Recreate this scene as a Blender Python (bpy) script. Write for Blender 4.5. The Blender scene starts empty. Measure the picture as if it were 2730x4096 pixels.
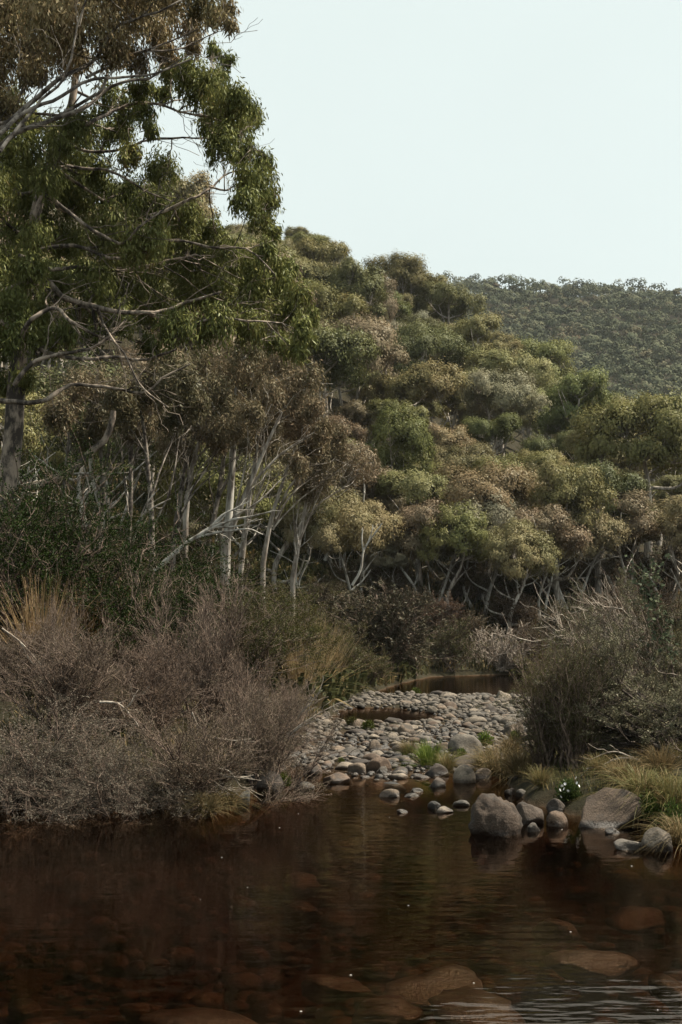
import bpy, bmesh, math
import numpy as np
from mathutils import Vector, noise as mnoise

# ------------------------------------------------------------------ camera, sky, sun, exposure
scene = bpy.context.scene
FPX, CX, CY, HORIZON, CAMH = 1422.0, 341.0, 512.0, 638.0, 1.7      # in pixels of a 682 x 1024 picture
PITCH = math.atan((HORIZON - CY) / FPX)
cam = bpy.data.cameras.new('camera')
cam.sensor_fit = 'VERTICAL'; cam.sensor_height = 36.0; cam.lens = 36.0 * FPX / 1024.0
cam.clip_start = 0.1; cam.clip_end = 5000
camo = bpy.data.objects.new('camera', cam); scene.collection.objects.link(camo)
camo.location = (0, 0, CAMH); camo.rotation_euler = (math.pi / 2 + PITCH, 0, 0)
scene.camera = camo

SUN_EL, SUN_AZ = math.radians(55), math.radians(80)                # azimuth clockwise from +Y (view direction) towards +X
world = bpy.data.worlds.new('World'); scene.world = world; world.use_nodes = True
wn = world.node_tree; wn.nodes.clear()
w_out = wn.nodes.new('ShaderNodeOutputWorld'); w_bg = wn.nodes.new('ShaderNodeBackground')
w_sky = wn.nodes.new('ShaderNodeTexSky'); w_sky.sky_type = 'NISHITA'; w_sky.sun_disc = False
w_sky.sun_elevation = SUN_EL; w_sky.sun_rotation = SUN_AZ; w_sky.air_density = 1.0; w_sky.dust_density = 4.0
w_mix = wn.nodes.new('ShaderNodeMix'); w_mix.data_type = 'RGBA'; w_mix.inputs[0].default_value = 0.86
w_mix.inputs[7].default_value = (8.6, 9.6, 9.2, 1)                # thin even cloud veil over the sky
w_tc = wn.nodes.new('ShaderNodeTexCoord'); w_n = wn.nodes.new('ShaderNodeTexNoise'); w_n.inputs['Scale'].default_value = 2.2; w_n.inputs['Detail'].default_value = 4
w_r = wn.nodes.new('ShaderNodeMapRange'); w_r.inputs[1].default_value = 0.3; w_r.inputs[2].default_value = 0.7; w_r.inputs[3].default_value = 0.955; w_r.inputs[4].default_value = 1.03
w_v = wn.nodes.new('ShaderNodeHueSaturation'); w_v.inputs['Color'].default_value = w_mix.inputs[7].default_value
wn.links.new(w_tc.outputs['Generated'], w_n.inputs['Vector']); wn.links.new(w_n.outputs['Fac'], w_r.inputs[0]); wn.links.new(w_r.outputs[0], w_v.inputs['Value']); wn.links.new(w_v.outputs[0], w_mix.inputs[7])
wn.links.new(w_sky.outputs[0], w_mix.inputs[6]); wn.links.new(w_mix.outputs[2], w_bg.inputs[0])
w_bg.inputs[1].default_value = 0.05
wn.links.new(w_bg.outputs[0], w_out.inputs[0])
sun = bpy.data.lights.new('sun', 'SUN'); sun.energy = 5.0; sun.angle = math.radians(1.5); sun.color = (1.0, 0.91, 0.75)
suno = bpy.data.objects.new('sun', sun); scene.collection.objects.link(suno)
sd = Vector((math.sin(SUN_AZ) * math.cos(SUN_EL), math.cos(SUN_AZ) * math.cos(SUN_EL), math.sin(SUN_EL)))
suno.rotation_euler = (-sd).to_track_quat('-Z', 'Y').to_euler(); suno.location = (60, 20, 80)
scene.view_settings.view_transform = 'Standard'; scene.view_settings.look = 'None'
scene.view_settings.exposure = 1.07; scene.view_settings.gamma = 1.0
scene.view_settings.use_curve_mapping = False
cy = scene.cycles
cy.max_bounces = 6; cy.diffuse_bounces = 3; cy.glossy_bounces = 3; cy.transmission_bounces = 4
cy.transparent_max_bounces = 12; cy.volume_bounces = 1
cy.caustics_reflective = False; cy.caustics_refractive = False
cy.sample_clamp_indirect = 4.0
cy.use_denoising = True; cy.denoising_prefilter = 'ACCURATE'

# ------------------------------------------------------------------ pixel <-> place helpers (used for the layout only)
cp, sp = math.cos(PITCH), math.sin(PITCH)
def ray(px, py):
    a, b = (px - CX) / FPX, (CY - py) / FPX
    return np.array([a, cp - b * sp, sp + b * cp])
def P(px, py, Y):
    r = ray(px, py); return np.array([0, 0, CAMH]) + r * (Y / r[1])
def onz(px, py, z=0.0):
    r = ray(px, py); return np.array([0, 0, CAMH]) + r * ((z - CAMH) / r[2])
def pix(p):
    x, y, z = p[0], p[1], p[2] - CAMH
    f = y * cp + z * sp; u = -y * sp + z * cp
    return CX + FPX * x / f, CY - FPX * u / f
def mpp(Y): return Y / FPX

# ------------------------------------------------------------------ noise and terrain
def _hash(ix, iy, iz=0):
    h = (ix * 374761393 + iy * 668265263 + iz * 2147483647) & 0xffffffff
    h = ((h ^ (h >> 13)) * 1274126177) & 0xffffffff
    return ((h ^ (h >> 16)) & 0xffff) / 65535.0
def vnoise(x, y, s=0):
    x = np.asarray(x, float); y = np.asarray(y, float)
    ix = np.floor(x).astype(np.int64); iy = np.floor(y).astype(np.int64)
    fx = x - ix; fy = y - iy; fx = fx * fx * (3 - 2 * fx); fy = fy * fy * (3 - 2 * fy)
    a = _hash(ix, iy, s); b = _hash(ix + 1, iy, s); c = _hash(ix, iy + 1, s); d = _hash(ix + 1, iy + 1, s)
    return (a + (b - a) * fx) * (1 - fy) + (c + (d - c) * fx) * fy
def fbm(x, y, s=0, o=4):
    t = 0; a = 0.5
    for k in range(o):
        t = t + a * (vnoise(x * 2 ** k, y * 2 ** k, s + k) - 0.5); a *= 0.5
    return t
def sstep(a, b, x):
    t = np.clip((x - a) / (b - a), 0, 1); return t * t * (3 - 2 * t)

WPOLY = np.array([(-40, -30), (-40, 11), (-8, 13.6), (-3.6, 14.5), (-1.9, 14.7), (-1.15, 15.6), (-0.85, 17.5), (-0.6, 22), (-0.35, 28),
                  (0.15, 36), (0.9, 44), (2.2, 53), (4.0, 63), (8, 67), (14, 69), (30, 72), (30, 52), (14, 47), (7.5, 43), (6.2, 38),
                  (4.8, 31), (3.5, 24.5), (2.35, 19.5), (1.95, 16.8), (2.0, 14.8), (2.6, 13.3), (4, 12.5), (8, 11.6), (40, 8), (40, -30)], float)
def sdist(x, y):
    x = np.asarray(x, float); y = np.asarray(y, float)
    d2 = np.full(x.shape, 1e12); ins = np.zeros(x.shape, bool); n = len(WPOLY)
    for i in range(n):
        ax, ay = WPOLY[i]; bx, by = WPOLY[(i + 1) % n]
        ex, ey = bx - ax, by - ay
        t = np.clip(((x - ax) * ex + (y - ay) * ey) / (ex * ex + ey * ey), 0, 1)
        d2 = np.minimum(d2, (x - ax - t * ex) ** 2 + (y - ay - t * ey) ** 2)
        c = (ay > y) != (by > y)
        with np.errstate(divide='ignore', invalid='ignore'):
            xi = ax + (y - ay) / (by - ay if by != ay else 1e-9) * ex
        ins ^= c & (x < xi)
    d = np.sqrt(d2); return np.where(ins, -d, d)
def H(x, y):
    x = np.asarray(x, float); y = np.asarray(y, float)
    s = sdist(x, y) + 0.35 * fbm(x * 0.9, y * 0.5, 3)
    so = np.maximum(s, 0)
    right = (x > 0.5 + 0.09 * y) & (y < 60)
    k = np.clip(0.362 - 0.0046 * np.maximum(x, -10), 0.08, 0.42)
    k = np.where(y < 45, np.maximum(k, 0.47 * (1 - sstep(25, 45, y)) + 0.3 * sstep(25, 45, y)), k)
    ridge = 225.0
    se = np.where(so < 3, so * 0.35, 1.05 + (so - 3))
    drop = np.maximum(y - ridge, 0)
    hill = 0.28 * (1 - np.exp(-so / 0.3)) + k * np.minimum(se, 190 + 0 * se)
    hill = hill - np.where(drop > 0, drop * 0.75 + k * np.minimum(drop, 1e9) * 0, 0)
    hill = hill + 2.2 * fbm(x / 22.0, y / 22.0, 11) * sstep(20, 60, so) * 2 + 0.25 * fbm(x * 0.7, y * 0.7, 7) * sstep(0.2, 2, so)
    flat = 0.22 * (1 - np.exp(-so / 0.3)) + 0.07 * np.minimum(so, 14) + 0.2 * fbm(x * 0.8, y * 0.8, 7) * sstep(0.2, 2, so)
    land = np.where(right, flat, hill)
    land = np.maximum(land, np.where(y > 230, 8.0, 0.05))
    far = 36 + 0.40 * (np.minimum(y, 655) - 340) - 0.35 * np.maximum(y - 655, 0) - 0.035 * np.maximum(x - 70, 0) + 9 * fbm(x / 90.0, y / 90.0, 21)
    far = far - 0.25 * np.maximum(60 - x, 0) * 0.3
    land = np.where(y > 290, np.maximum(land, far), land)
    si = np.maximum(-s, 0)
    bed = -np.minimum(0.40, 0.04 + 0.55 * si) + 0.10 * fbm(x * 0.8, y * 0.8, 5)
    bed = np.where(y < 15, bed - 0.06 * sstep(0.5, 3, si), bed)
    bar = sstep(16.7, 18.3, y + 0.9 * np.sin(x * 2.3)) * (1 - sstep(41.3, 43.5, y))
    zb = 0.012 + 0.13 * fbm(x * 1.1, y * 0.45, 9) + 0.05 * sstep(24, 40, y)
    pool = ((x - 0.75) / 1.35) ** 2 + ((y - 31.6) / 3.3) ** 2
    zb = zb - 0.24 * (1 - sstep(0.5, 1.25, pool))
    bed = bed * (1 - bar) + zb * bar
    return np.where(s > 0, land, bed)
def axis(segs):
    out = []
    for a, b, d in segs: out += list(np.arange(a, b, d))
    return np.array(out + [segs[-1][1]])
gx = axis([(-420, -120, 25), (-120, -40, 6), (-40, -12, 1.6), (-12, -4, 0.35), (-4, 7, 0.13), (7, 16, 0.5), (16, 60, 2.5), (60, 240, 9), (240, 620, 25)])
gy = axis([(-40, 4, 2.5), (4, 12, 0.3), (12, 24, 0.14), (24, 46, 0.24), (46, 72, 0.6), (72, 130, 2), (130, 260, 3.5), (260, 700, 9), (700, 900, 25)])
GX, GY = np.meshgrid(gx, gy); GZ = H(GX, GY); GS = sdist(GX, GY)
def look(G, x, y):
    x = np.asarray(x, float); y = np.asarray(y, float)
    i = np.clip(np.searchsorted(gx, x) - 1, 0, len(gx) - 2); j = np.clip(np.searchsorted(gy, y) - 1, 0, len(gy) - 2)
    fx = (x - gx[i]) / (gx[i + 1] - gx[i]); fy = (y - gy[j]) / (gy[j + 1] - gy[j])
    return (G[j, i] * (1 - fx) + G[j, i + 1] * fx) * (1 - fy) + (G[j + 1, i] * (1 - fx) + G[j + 1, i + 1] * fx) * fy
def Hg(x, y): return look(GZ, x, y)
def h1(x, y): return float(Hg(x, y))
def s1(x, y): return look(GS, x, y)

# ------------------------------------------------------------------ mesh builders
class MB:
    def __init__(s): s.v = []; s.q = []; s.a = []; s.sm = []; s.n = 0
    def add(s, v, q, a, smooth):
        v = np.asarray(v, np.float32).reshape(-1, 3); q = np.asarray(q, np.int32).reshape(-1, 4)
        s.v.append(v); s.q.append(q + s.n); s.n += len(v)
        s.a.append(np.broadcast_to(np.asarray(a, np.float32), (len(v),)).copy()); s.sm.append(np.full(len(q), smooth, bool))
    def mesh(s, name, mat):
        v = np.concatenate(s.v); q = np.concatenate(s.q); a = np.concatenate(s.a); sm = np.concatenate(s.sm)
        m = bpy.data.meshes.new(name)
        m.vertices.add(len(v)); m.vertices.foreach_set('co', v.ravel())
        m.loops.add(q.size); m.loops.foreach_set('vertex_index', q.ravel())
        m.polygons.add(len(q)); m.polygons.foreach_set('loop_start', np.arange(0, q.size, 4, dtype=np.int32))
        m.polygons.foreach_set('use_smooth', sm)
        at = m.attributes.new('v', 'FLOAT', 'POINT'); at.data.foreach_set('value', a)
        m.update(calc_edges=True); m.materials.append(mat)
        return m
def nrm(v): return v / np.maximum(np.linalg.norm(v, axis=-1, keepdims=True), 1e-9)
def tubes(mb, Pt, R, sides=5, a=0.5):
    Pt = np.asarray(Pt, float); R = np.asarray(R, float)
    if Pt.ndim == 2: Pt = Pt[None]; R = R[None]
    N, K, _ = Pt.shape
    T = nrm(np.gradient(Pt, axis=1))
    m = nrm(T.mean(1)); ref = np.where(np.abs(m[:, 2:3]) > 0.8, np.array([[1.0, 0.13, 0]]), np.array([[0.05, 0.1, 1.0]]))
    U = nrm(np.cross(T, ref[:, None, :])); V = np.cross(T, U)
    an = np.arange(sides) * 2 * np.pi / sides
    ring = Pt[:, :, None] + R[:, :, None, None] * (np.cos(an)[None, None, :, None] * U[:, :, None] + np.sin(an)[None, None, :, None] * V[:, :, None])
    idx = np.arange(N * K * sides).reshape(N, K, sides); nx = np.roll(idx, -1, 2)
    q = np.stack([idx[:, :-1], nx[:, :-1], nx[:, 1:], idx[:, 1:]], -1)
    aa = np.broadcast_to(np.asarray(a, float).reshape(-1, 1, 1), (N, K, sides)).ravel() if np.ndim(a) else a
    mb.add(ring.reshape(-1, 3), q.reshape(-1, 4), aa, True)
def leaves(mb, pos, d, L, W, rng, v, nor=None):
    n = len(pos); d = nrm(d) if nor is None else nrm(d - nor * (d * nor).sum(1, keepdims=True)); s = nrm(np.cross(d, rng.normal(size=(n, 3)) if nor is None else nor))
    L = np.broadcast_to(L, (n,))[:, None]; W = np.broadcast_to(W, (n,))[:, None]
    mid = pos + d * L * 0.45; s = s * W * 0.5
    V = np.stack([pos, mid + s, pos + d * L, mid - s], 1).reshape(-1, 3)
    mb.add(V, np.arange(4 * n).reshape(-1, 4), np.repeat(np.broadcast_to(v, (n,)), 4), False)
def spline(pts, K):
    pts = np.asarray(pts, float); n = len(pts)
    if n == 2: return pts[0] + (pts[1] - pts[0]) * np.linspace(0, 1, K)[:, None]
    e = np.vstack([2 * pts[0] - pts[1], pts, 2 * pts[-1] - pts[-2]])
    d = np.concatenate([[0], np.cumsum(np.linalg.norm(np.diff(pts, axis=0), axis=1))])
    t = np.interp(np.linspace(0, d[-1], K), d, np.arange(n)); i = np.minimum(t.astype(int), n - 2); f = (t - i)[:, None]
    p0, p1, p2, p3 = e[i], e[i + 1], e[i + 2], e[i + 3]
    return 0.5 * (2 * p1 + (p2 - p0) * f + (2 * p0 - 5 * p1 + 4 * p2 - p3) * f ** 2 + (3 * p1 - p0 - 3 * p2 + p3) * f ** 3)
def grow(Pp, Rp, n, rng, t0, t1, ln, ang, K=5, up=0.0, bend=(0, 0, 0), rs=0.6, rmin=0.002, wob=0.06, bias=None):
    N, Kp, _ = Pp.shape
    i = rng.integers(0, N, n); t = rng.uniform(t0, t1, n) * (Kp - 1); j = np.minimum(t.astype(int), Kp - 2); f = (t - j)[:, None]
    pos = Pp[i, j] * (1 - f) + Pp[i, j + 1] * f; tan = nrm(Pp[i, j + 1] - Pp[i, j])
    r = Rp[i, j] * (1 - f[:, 0]) + Rp[i, j + 1] * f[:, 0]
    rd = rng.normal(size=(n, 3)); pp = nrm(rd - tan * (rd * tan).sum(1, keepdims=True))
    a = np.abs(rng.normal(ang, ang * 0.3, n))[:, None]
    d = tan * np.cos(a) + pp * np.sin(a) + np.array([0, 0, up])
    if bias is not None: d = d + np.asarray(bias)
    d = nrm(d); L = (rng.uniform(ln[0], ln[1], n))[:, None, None]; s = np.linspace(0, 1, K)[None, :, None]
    Q = pos[:, None] + d[:, None] * L * s + np.asarray(bend)[None, None] * L * s ** 2
    jit = np.cumsum(rng.normal(size=(n, K, 3)) * wob, 1) * L; jit -= jit[:, :1]
    Q = Q + jit
    R = np.maximum(r[:, None] * rs * (1 - 0.75 * s[0, :, 0][None]), rmin)
    return Q, R

# ------------------------------------------------------------------ materials
def new_mat(name):
    m = bpy.data.materials.new(name); m.use_nodes = True; nt = m.node_tree; nt.nodes.clear()
    return m, nt, lambda t: nt.nodes.new('ShaderNode' + t), nt.links.new
def leaf_mat(name, brown=(0.13, 0.075, 0.04), brown_at=(0.72, 1.0), trans=0.16, gloss=0.010, rough=0.42):
    m, nt, N, L = new_mat(name)
    out = N('OutputMaterial'); oi = N('ObjectInfo'); at = N('Attribute'); at.attribute_name = 'v'
    hs = N('HueSaturation')
    mh = N('MapRange'); mh.inputs[3].default_value = 0.535; mh.inputs[4].default_value = 0.465
    mv = N('MapRange'); mv.inputs[3].default_value = 0.38; mv.inputs[4].default_value = 1.14
    L(at.outputs['Fac'], mh.inputs[0]); L(at.outputs['Fac'], mv.inputs[0])
    L(mh.outputs[0], hs.inputs['Hue']); L(mv.outputs[0], hs.inputs['Value']); L(oi.outputs['Color'], hs.inputs['Color'])
    mb = N('MapRange'); mb.inputs[1].default_value, mb.inputs[2].default_value = brown_at
    L(at.outputs['Fac'], mb.inputs[0])
    mx = N('Mix'); mx.data_type = 'RGBA'; L(mb.outputs[0], mx.inputs[0]); L(hs.outputs[0], mx.inputs[6]); mx.inputs[7].default_value = (*[c * 0.76 for c in brown], 1)
    df = N('BsdfDiffuse'); tr = N('BsdfTranslucent'); gl = N('BsdfGlossy'); gl.inputs['Roughness'].default_value = rough
    gl.inputs['Color'].default_value = (0.8, 0.85, 0.8, 1)
    L(mx.outputs[2], df.inputs[0]); L(mx.outputs[2], tr.inputs[0])
    s1 = N('MixShader'); s1.inputs[0].default_value = trans; L(df.outputs[0], s1.inputs[1]); L(tr.outputs[0], s1.inputs[2])
    s2 = N('MixShader'); s2.inputs[0].default_value = gloss; L(s1.outputs[0], s2.inputs[1]); L(gl.outputs[0], s2.inputs[2])
    L(s2.outputs[0], out.inputs[0]); return m
def bark_mat(name, pale, dark, scale=(3, 3, 0.6), thr=(0.42, 0.62), bump=0.4):
    m, nt, N, L = new_mat(name)
    out = N('OutputMaterial'); b = N('BsdfPrincipled'); b.inputs['Roughness'].default_value = 0.8; b.inputs['Specular IOR Level'].default_value = 0.2
    tc = N('TexCoord'); mp = N('Mapping'); mp.inputs['Scale'].default_value = scale
    L(tc.outputs['Object'], mp.inputs[0])
    n1 = N('TexNoise'); n1.inputs['Scale'].default_value = 2.2; n1.inputs['Detail'].default_value = 6; n1.inputs['Roughness'].default_value = 0.65
    L(mp.outputs[0], n1.inputs['Vector'])
    mr = N('MapRange'); mr.inputs[1].default_value, mr.inputs[2].default_value = thr; L(n1.outputs['Fac'], mr.inputs[0])
    mx = N('Mix'); mx.data_type = 'RGBA'; mx.inputs[6].default_value = (*dark, 1); mx.inputs[7].default_value = (*pale, 1); L(mr.outputs[0], mx.inputs[0])
    at = N('Attribute'); at.attribute_name = 'v'
    mv = N('MapRange'); mv.inputs[3].default_value = 0.28; mv.inputs[4].default_value = 1.3; L(at.outputs['Fac'], mv.inputs[0])
    hs = N('HueSaturation'); L(mv.outputs[0], hs.inputs['Value']); L(mx.outputs[2], hs.inputs['Color']); L(hs.outputs[0], b.inputs['Base Color'])
    bp = N('Bump'); bp.inputs['Strength'].default_value = bump; bp.inputs['Distance'].default_value = 0.02; L(n1.outputs['Fac'], bp.inputs['Height']); L(bp.outputs[0], b.inputs['Normal'])
    L(b.outputs[0], out.inputs[0]); return m
def stone_mat(name):
    m, nt, N, L = new_mat(name)
    out = N('OutputMaterial'); b = N('BsdfPrincipled')
    oi = N('ObjectInfo'); tc = N('TexCoord'); ge = N('NewGeometry')
    n1 = N('TexNoise'); n1.inputs['Scale'].default_value = 7; n1.inputs['Detail'].default_value = 8; n1.inputs['Roughness'].default_value = 0.7
    n2 = N('TexNoise'); n2.inputs['Scale'].default_value = 55; n2.inputs['Detail'].default_value = 3; n2.inputs['Roughness'].default_value = 0.7
    n3 = N('TexNoise'); n3.inputs['Scale'].default_value = 4.5; n3.inputs['Detail'].default_value = 6; n3.inputs['Roughness'].default_value = 0.62
    for n in (n1, n2, n3): L(ge.outputs['Position'], n.inputs['Vector'])
    at = N('Attribute'); at.attribute_name = 'v'; mv = N('MapRange'); mv.inputs[3].default_value = 0.26; mv.inputs[4].default_value = 1.0; L(at.outputs['Fac'], mv.inputs[0])
    hs = N('HueSaturation'); L(oi.outputs['Color'], hs.inputs['Color']); L(mv.outputs[0], hs.inputs['Value'])
    r1 = N('MapRange'); r1.inputs[1].default_value = 0.3; r1.inputs[2].default_value = 0.7; r1.inputs[3].default_value = 0.5; r1.inputs[4].default_value = 1.42; L(n1.outputs['Fac'], r1.inputs[0])
    r2 = N('MapRange'); r2.inputs[1].default_value = 0.3; r2.inputs[2].default_value = 0.7; r2.inputs[3].default_value = 0.7; r2.inputs[4].default_value = 1.28; L(n2.outputs['Fac'], r2.inputs[0])
    mu = N('Math'); mu.operation = 'MULTIPLY'; L(r1.outputs[0], mu.inputs[0]); L(r2.outputs[0], mu.inputs[1])
    h2 = N('HueSaturation'); L(hs.outputs[0], h2.inputs['Color']); L(mu.outputs[0], h2.inputs['Value'])
    # dark lichen stains
    r3 = N('MapRange'); r3.inputs[1].default_value = 0.53; r3.inputs[2].default_value = 0.62; r3.inputs[4].default_value = 0.75; L(n3.outputs['Fac'], r3.inputs[0])
    m1 = N('Mix'); m1.data_type = 'RGBA'; L(r3.outputs[0], m1.inputs[0]); L(h2.outputs[0], m1.inputs[6]); m1.inputs[7].default_value = (0.03, 0.026, 0.022, 1)
    # wet waterline
    sx = N('SeparateXYZ'); L(ge.outputs['Position'], sx.inputs[0])
    ad = N('Math'); ad.operation = 'MULTIPLY_ADD'; ad.inputs[1].default_value = 0.05; L(n1.outputs['Fac'], ad.inputs[0]); L(sx.outputs[2], ad.inputs[2])
    wz = N('MapRange'); wz.inputs[1].default_value = 0.055; wz.inputs[2].default_value = 0.09; wz.inputs[3].default_value = 1; wz.inputs[4].default_value = 0; L(ad.outputs[0], wz.inputs[0])
    m2 = N('Mix'); m2.data_type = 'RGBA'; m2.blend_type = 'MULTIPLY'; L(wz.outputs[0], m2.inputs[0]); L(m1.outputs[2], m2.inputs[6]); m2.inputs[7].default_value = (0.35, 0.32, 0.3, 1)
    L(m2.outputs[2], b.inputs['Base Color'])
    rr = N('MapRange'); rr.inputs[3].default_value = 0.85; rr.inputs[4].default_value = 0.35; L(wz.outputs[0], rr.inputs[0]); L(rr.outputs[0], b.inputs['Roughness'])
    b.inputs['Specular IOR Level'].default_value = 0.35
    bp = N('Bump'); bp.inputs['Strength'].default_value = 0.5; bp.inputs['Distance'].default_value = 0.02; L(mu.outputs[0], bp.inputs['Height']); L(bp.outputs[0], b.inputs['Normal'])
    L(b.outputs[0], out.inputs[0]); return m

M_leaf = leaf_mat('gum_leaves')
M_leaf_b = leaf_mat('gum_leaves_browning', brown=(0.20, 0.142, 0.088), brown_at=(0.5, 0.9))
M_shrub = leaf_mat('shrub_leaves', brown=(0.15, 0.105, 0.072), brown_at=(0.55, 1.0), trans=0.12, gloss=0.008)
M_green = leaf_mat('green_leaves', brown=(0.06, 0.06, 0.02), brown_at=(0.8, 1.0), trans=0.16, gloss=0.006)
M_grass = leaf_mat('grass_blades', brown=(0.26, 0.18, 0.09), brown_at=(0.55, 0.85), trans=0.25, gloss=0.01, rough=0.5)
M_bark = bark_mat('pale_gum_bark', (0.52, 0.47, 0.41), (0.17, 0.14, 0.115))
M_bark_m = bark_mat('mottled_gum_bark', (0.36, 0.29, 0.23), (0.055, 0.045, 0.038), scale=(2, 2, 0.9), thr=(0.44, 0.58))
M_bark_d = bark_mat('grey_limb_bark', (0.30, 0.26, 0.22), (0.05, 0.04, 0.034), scale=(2, 2, 2))
M_white = bark_mat('white_gum_bark', (0.50, 0.47, 0.42), (0.13, 0.105, 0.085), thr=(0.36, 0.56))
M_twig = bark_mat('twig_bark', (0.25, 0.182, 0.142), (0.075, 0.053, 0.043), scale=(6, 6, 6))
M_twig_p = bark_mat('bleached_twig_bark', (0.42, 0.37, 0.31), (0.2, 0.155, 0.125), scale=(6, 6, 6))
M_twig_d = bark_mat('dark_twig_bark', (0.14, 0.11, 0.09), (0.04, 0.032, 0.028), scale=(6, 6, 6))
M_stone = stone_mat('river_stone')

def ground_mat():
    m, nt, N, L = new_mat('forest_floor')
    out = N('OutputMaterial'); b = N('BsdfPrincipled'); b.inputs['Roughness'].default_value = 0.95; b.inputs['Specular IOR Level'].default_value = 0.1
    ge = N('NewGeometry'); sx = N('SeparateXYZ'); L(ge.outputs['Position'], sx.inputs[0])
    n1 = N('TexNoise'); n1.inputs['Scale'].default_value = 0.9; n1.inputs['Detail'].default_value = 9; n1.inputs['Roughness'].default_value = 0.7
    n2 = N('TexNoise'); n2.inputs['Scale'].default_value = 14; n2.inputs['Detail'].default_value = 6; n2.inputs['Roughness'].default_value = 0.75
    L(ge.outputs['Position'], n1.inputs['Vector']); L(ge.outputs['Position'], n2.inputs['Vector'])
    cr = N('ValToRGB'); e = cr.color_ramp.elements; e[0].position = 0.32; e[0].color = (0.02, 0.018, 0.01, 1); e[1].position = 0.7; e[1].color = (0.036, 0.026, 0.015, 1)
    x = cr.color_ramp.elements.new(0.5); x.color = (0.022, 0.019, 0.010, 1)
    L(n1.outputs['Fac'], cr.inputs[0])
    # exposed ochre soil in the cut bank under the gums
    c = P(198, 472, 44); vd = N('VectorMath'); vd.operation = 'SUBTRACT'; L(ge.outputs['Position'], vd.inputs[0]); vd.inputs[1].default_value = tuple(c)
    vs = N('VectorMath'); vs.operation = 'MULTIPLY'; L(vd.outputs[0], vs.inputs[0]); vs.inputs[1].default_value = (0.75, 0.3, 0.0)
    vl = N('VectorMath'); vl.operation = 'LENGTH'; L(vs.outputs[0], vl.inputs[0])
    ma = N('Math'); ma.operation = 'MULTIPLY_ADD'; ma.inputs[1].default_value = -1.0; ma.inputs[2].default_value = 1.25; L(vl.outputs['Value'], ma.inputs[0])
    mm = N('Math'); mm.operation = 'ADD'; L(ma.outputs[0], mm.inputs[0]); L(n1.outputs['Fac'], mm.inputs[1])
    mk = N('MapRange'); mk.inputs[1].default_value = 0.55; mk.inputs[2].default_value = 0.8; L(mm.outputs[0], mk.inputs[0])
    mx = N('Mix'); mx.data_type = 'RGBA'; L(mk.outputs[0], mx.inputs[0]); L(cr.outputs[0], mx.inputs[6]); mx.inputs[7].default_value = (0.30, 0.145, 0.075, 1)
    # silt and gravel below the bank
    wz = N('MapRange'); wz.inputs[1].default_value = -0.01; wz.inputs[2].default_value = 0.05; wz.inputs[3].default_value = 1; wz.inputs[4].default_value = 0; L(sx.outputs[2], wz.inputs[0])
    c2 = N('ValToRGB'); e = c2.color_ramp.elements; e[0].position = 0.3; e[0].color = (0.024, 0.016, 0.011, 1); e[1].position = 0.72; e[1].color = (0.085, 0.056, 0.034, 1)
    L(n2.outputs['Fac'], c2.inputs[0])
    m3 = N('Mix'); m3.data_type = 'RGBA'; L(wz.outputs[0], m3.inputs[0]); L(mx.outputs[2], m3.inputs[6]); L(c2.outputs[0], m3.inputs[7])
    L(m3.outputs[2], b.inputs['Base Color'])
    bp = N('Bump'); bp.inputs['Strength'].default_value = 0.9; bp.inputs['Distance'].default_value = 0.05; L(n2.outputs['Fac'], bp.inputs['Height']); L(bp.outputs[0], b.inputs['Normal'])
    L(b.outputs[0], out.inputs[0]); return m

def water_mat():
    m, nt, N, L = new_mat('tannin_water')
    out = N('OutputMaterial'); ge = N('NewGeometry')
    def wave(sc, det, mapping):
        mp = N('Mapping'); mp.inputs['Scale'].default_value = mapping; L(ge.outputs['Position'], mp.inputs[0])
        n = N('TexNoise'); n.inputs['Scale'].default_value = sc; n.inputs['Detail'].default_value = det; n.inputs['Roughness'].default_value = 0.5
        L(mp.outputs[0], n.inputs['Vector']); return n
    a = wave(3.2, 2, (1.0, 2.3, 1)); c = wave(0.7, 1, (1, 1.6, 1))
    ad = N('Math'); ad.operation = 'MULTIPLY_ADD'; ad.inputs[1].default_value = 1.6; L(c.outputs['Fac'], ad.inputs[0]); L(a.outputs['Fac'], ad.inputs[2])
    bp = N('Bump'); bp.inputs['Strength'].default_value = 1.0; bp.inputs['Distance'].default_value = 0.0024; L(ad.outputs[0], bp.inputs['Height'])
    fr = N('Fresnel'); fr.inputs['IOR'].default_value = 1.33; L(bp.outputs[0], fr.inputs['Normal'])
    gl = N('BsdfGlossy'); gl.inputs['Roughness'].default_value = 0.03; gl.inputs['Color'].default_value = (0.66, 0.54, 0.45, 1); L(bp.outputs[0], gl.inputs['Normal'])
    tr = N('BsdfTransparent'); tr.inputs[0].default_value = (0.97, 0.93, 0.86, 1)
    mx = N('MixShader'); L(fr.outputs[0], mx.inputs[0]); L(tr.outputs[0], mx.inputs[1]); L(gl.outputs[0], mx.inputs[2])
    L(mx.outputs[0], out.inputs[0])
    va = N('VolumeAbsorption'); va.inputs['Color'].default_value = (0.60, 0.41, 0.26, 1); va.inputs['Density'].default_value = 2.5
    L(va.outputs[0], out.inputs['Volume'])
    return m

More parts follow.
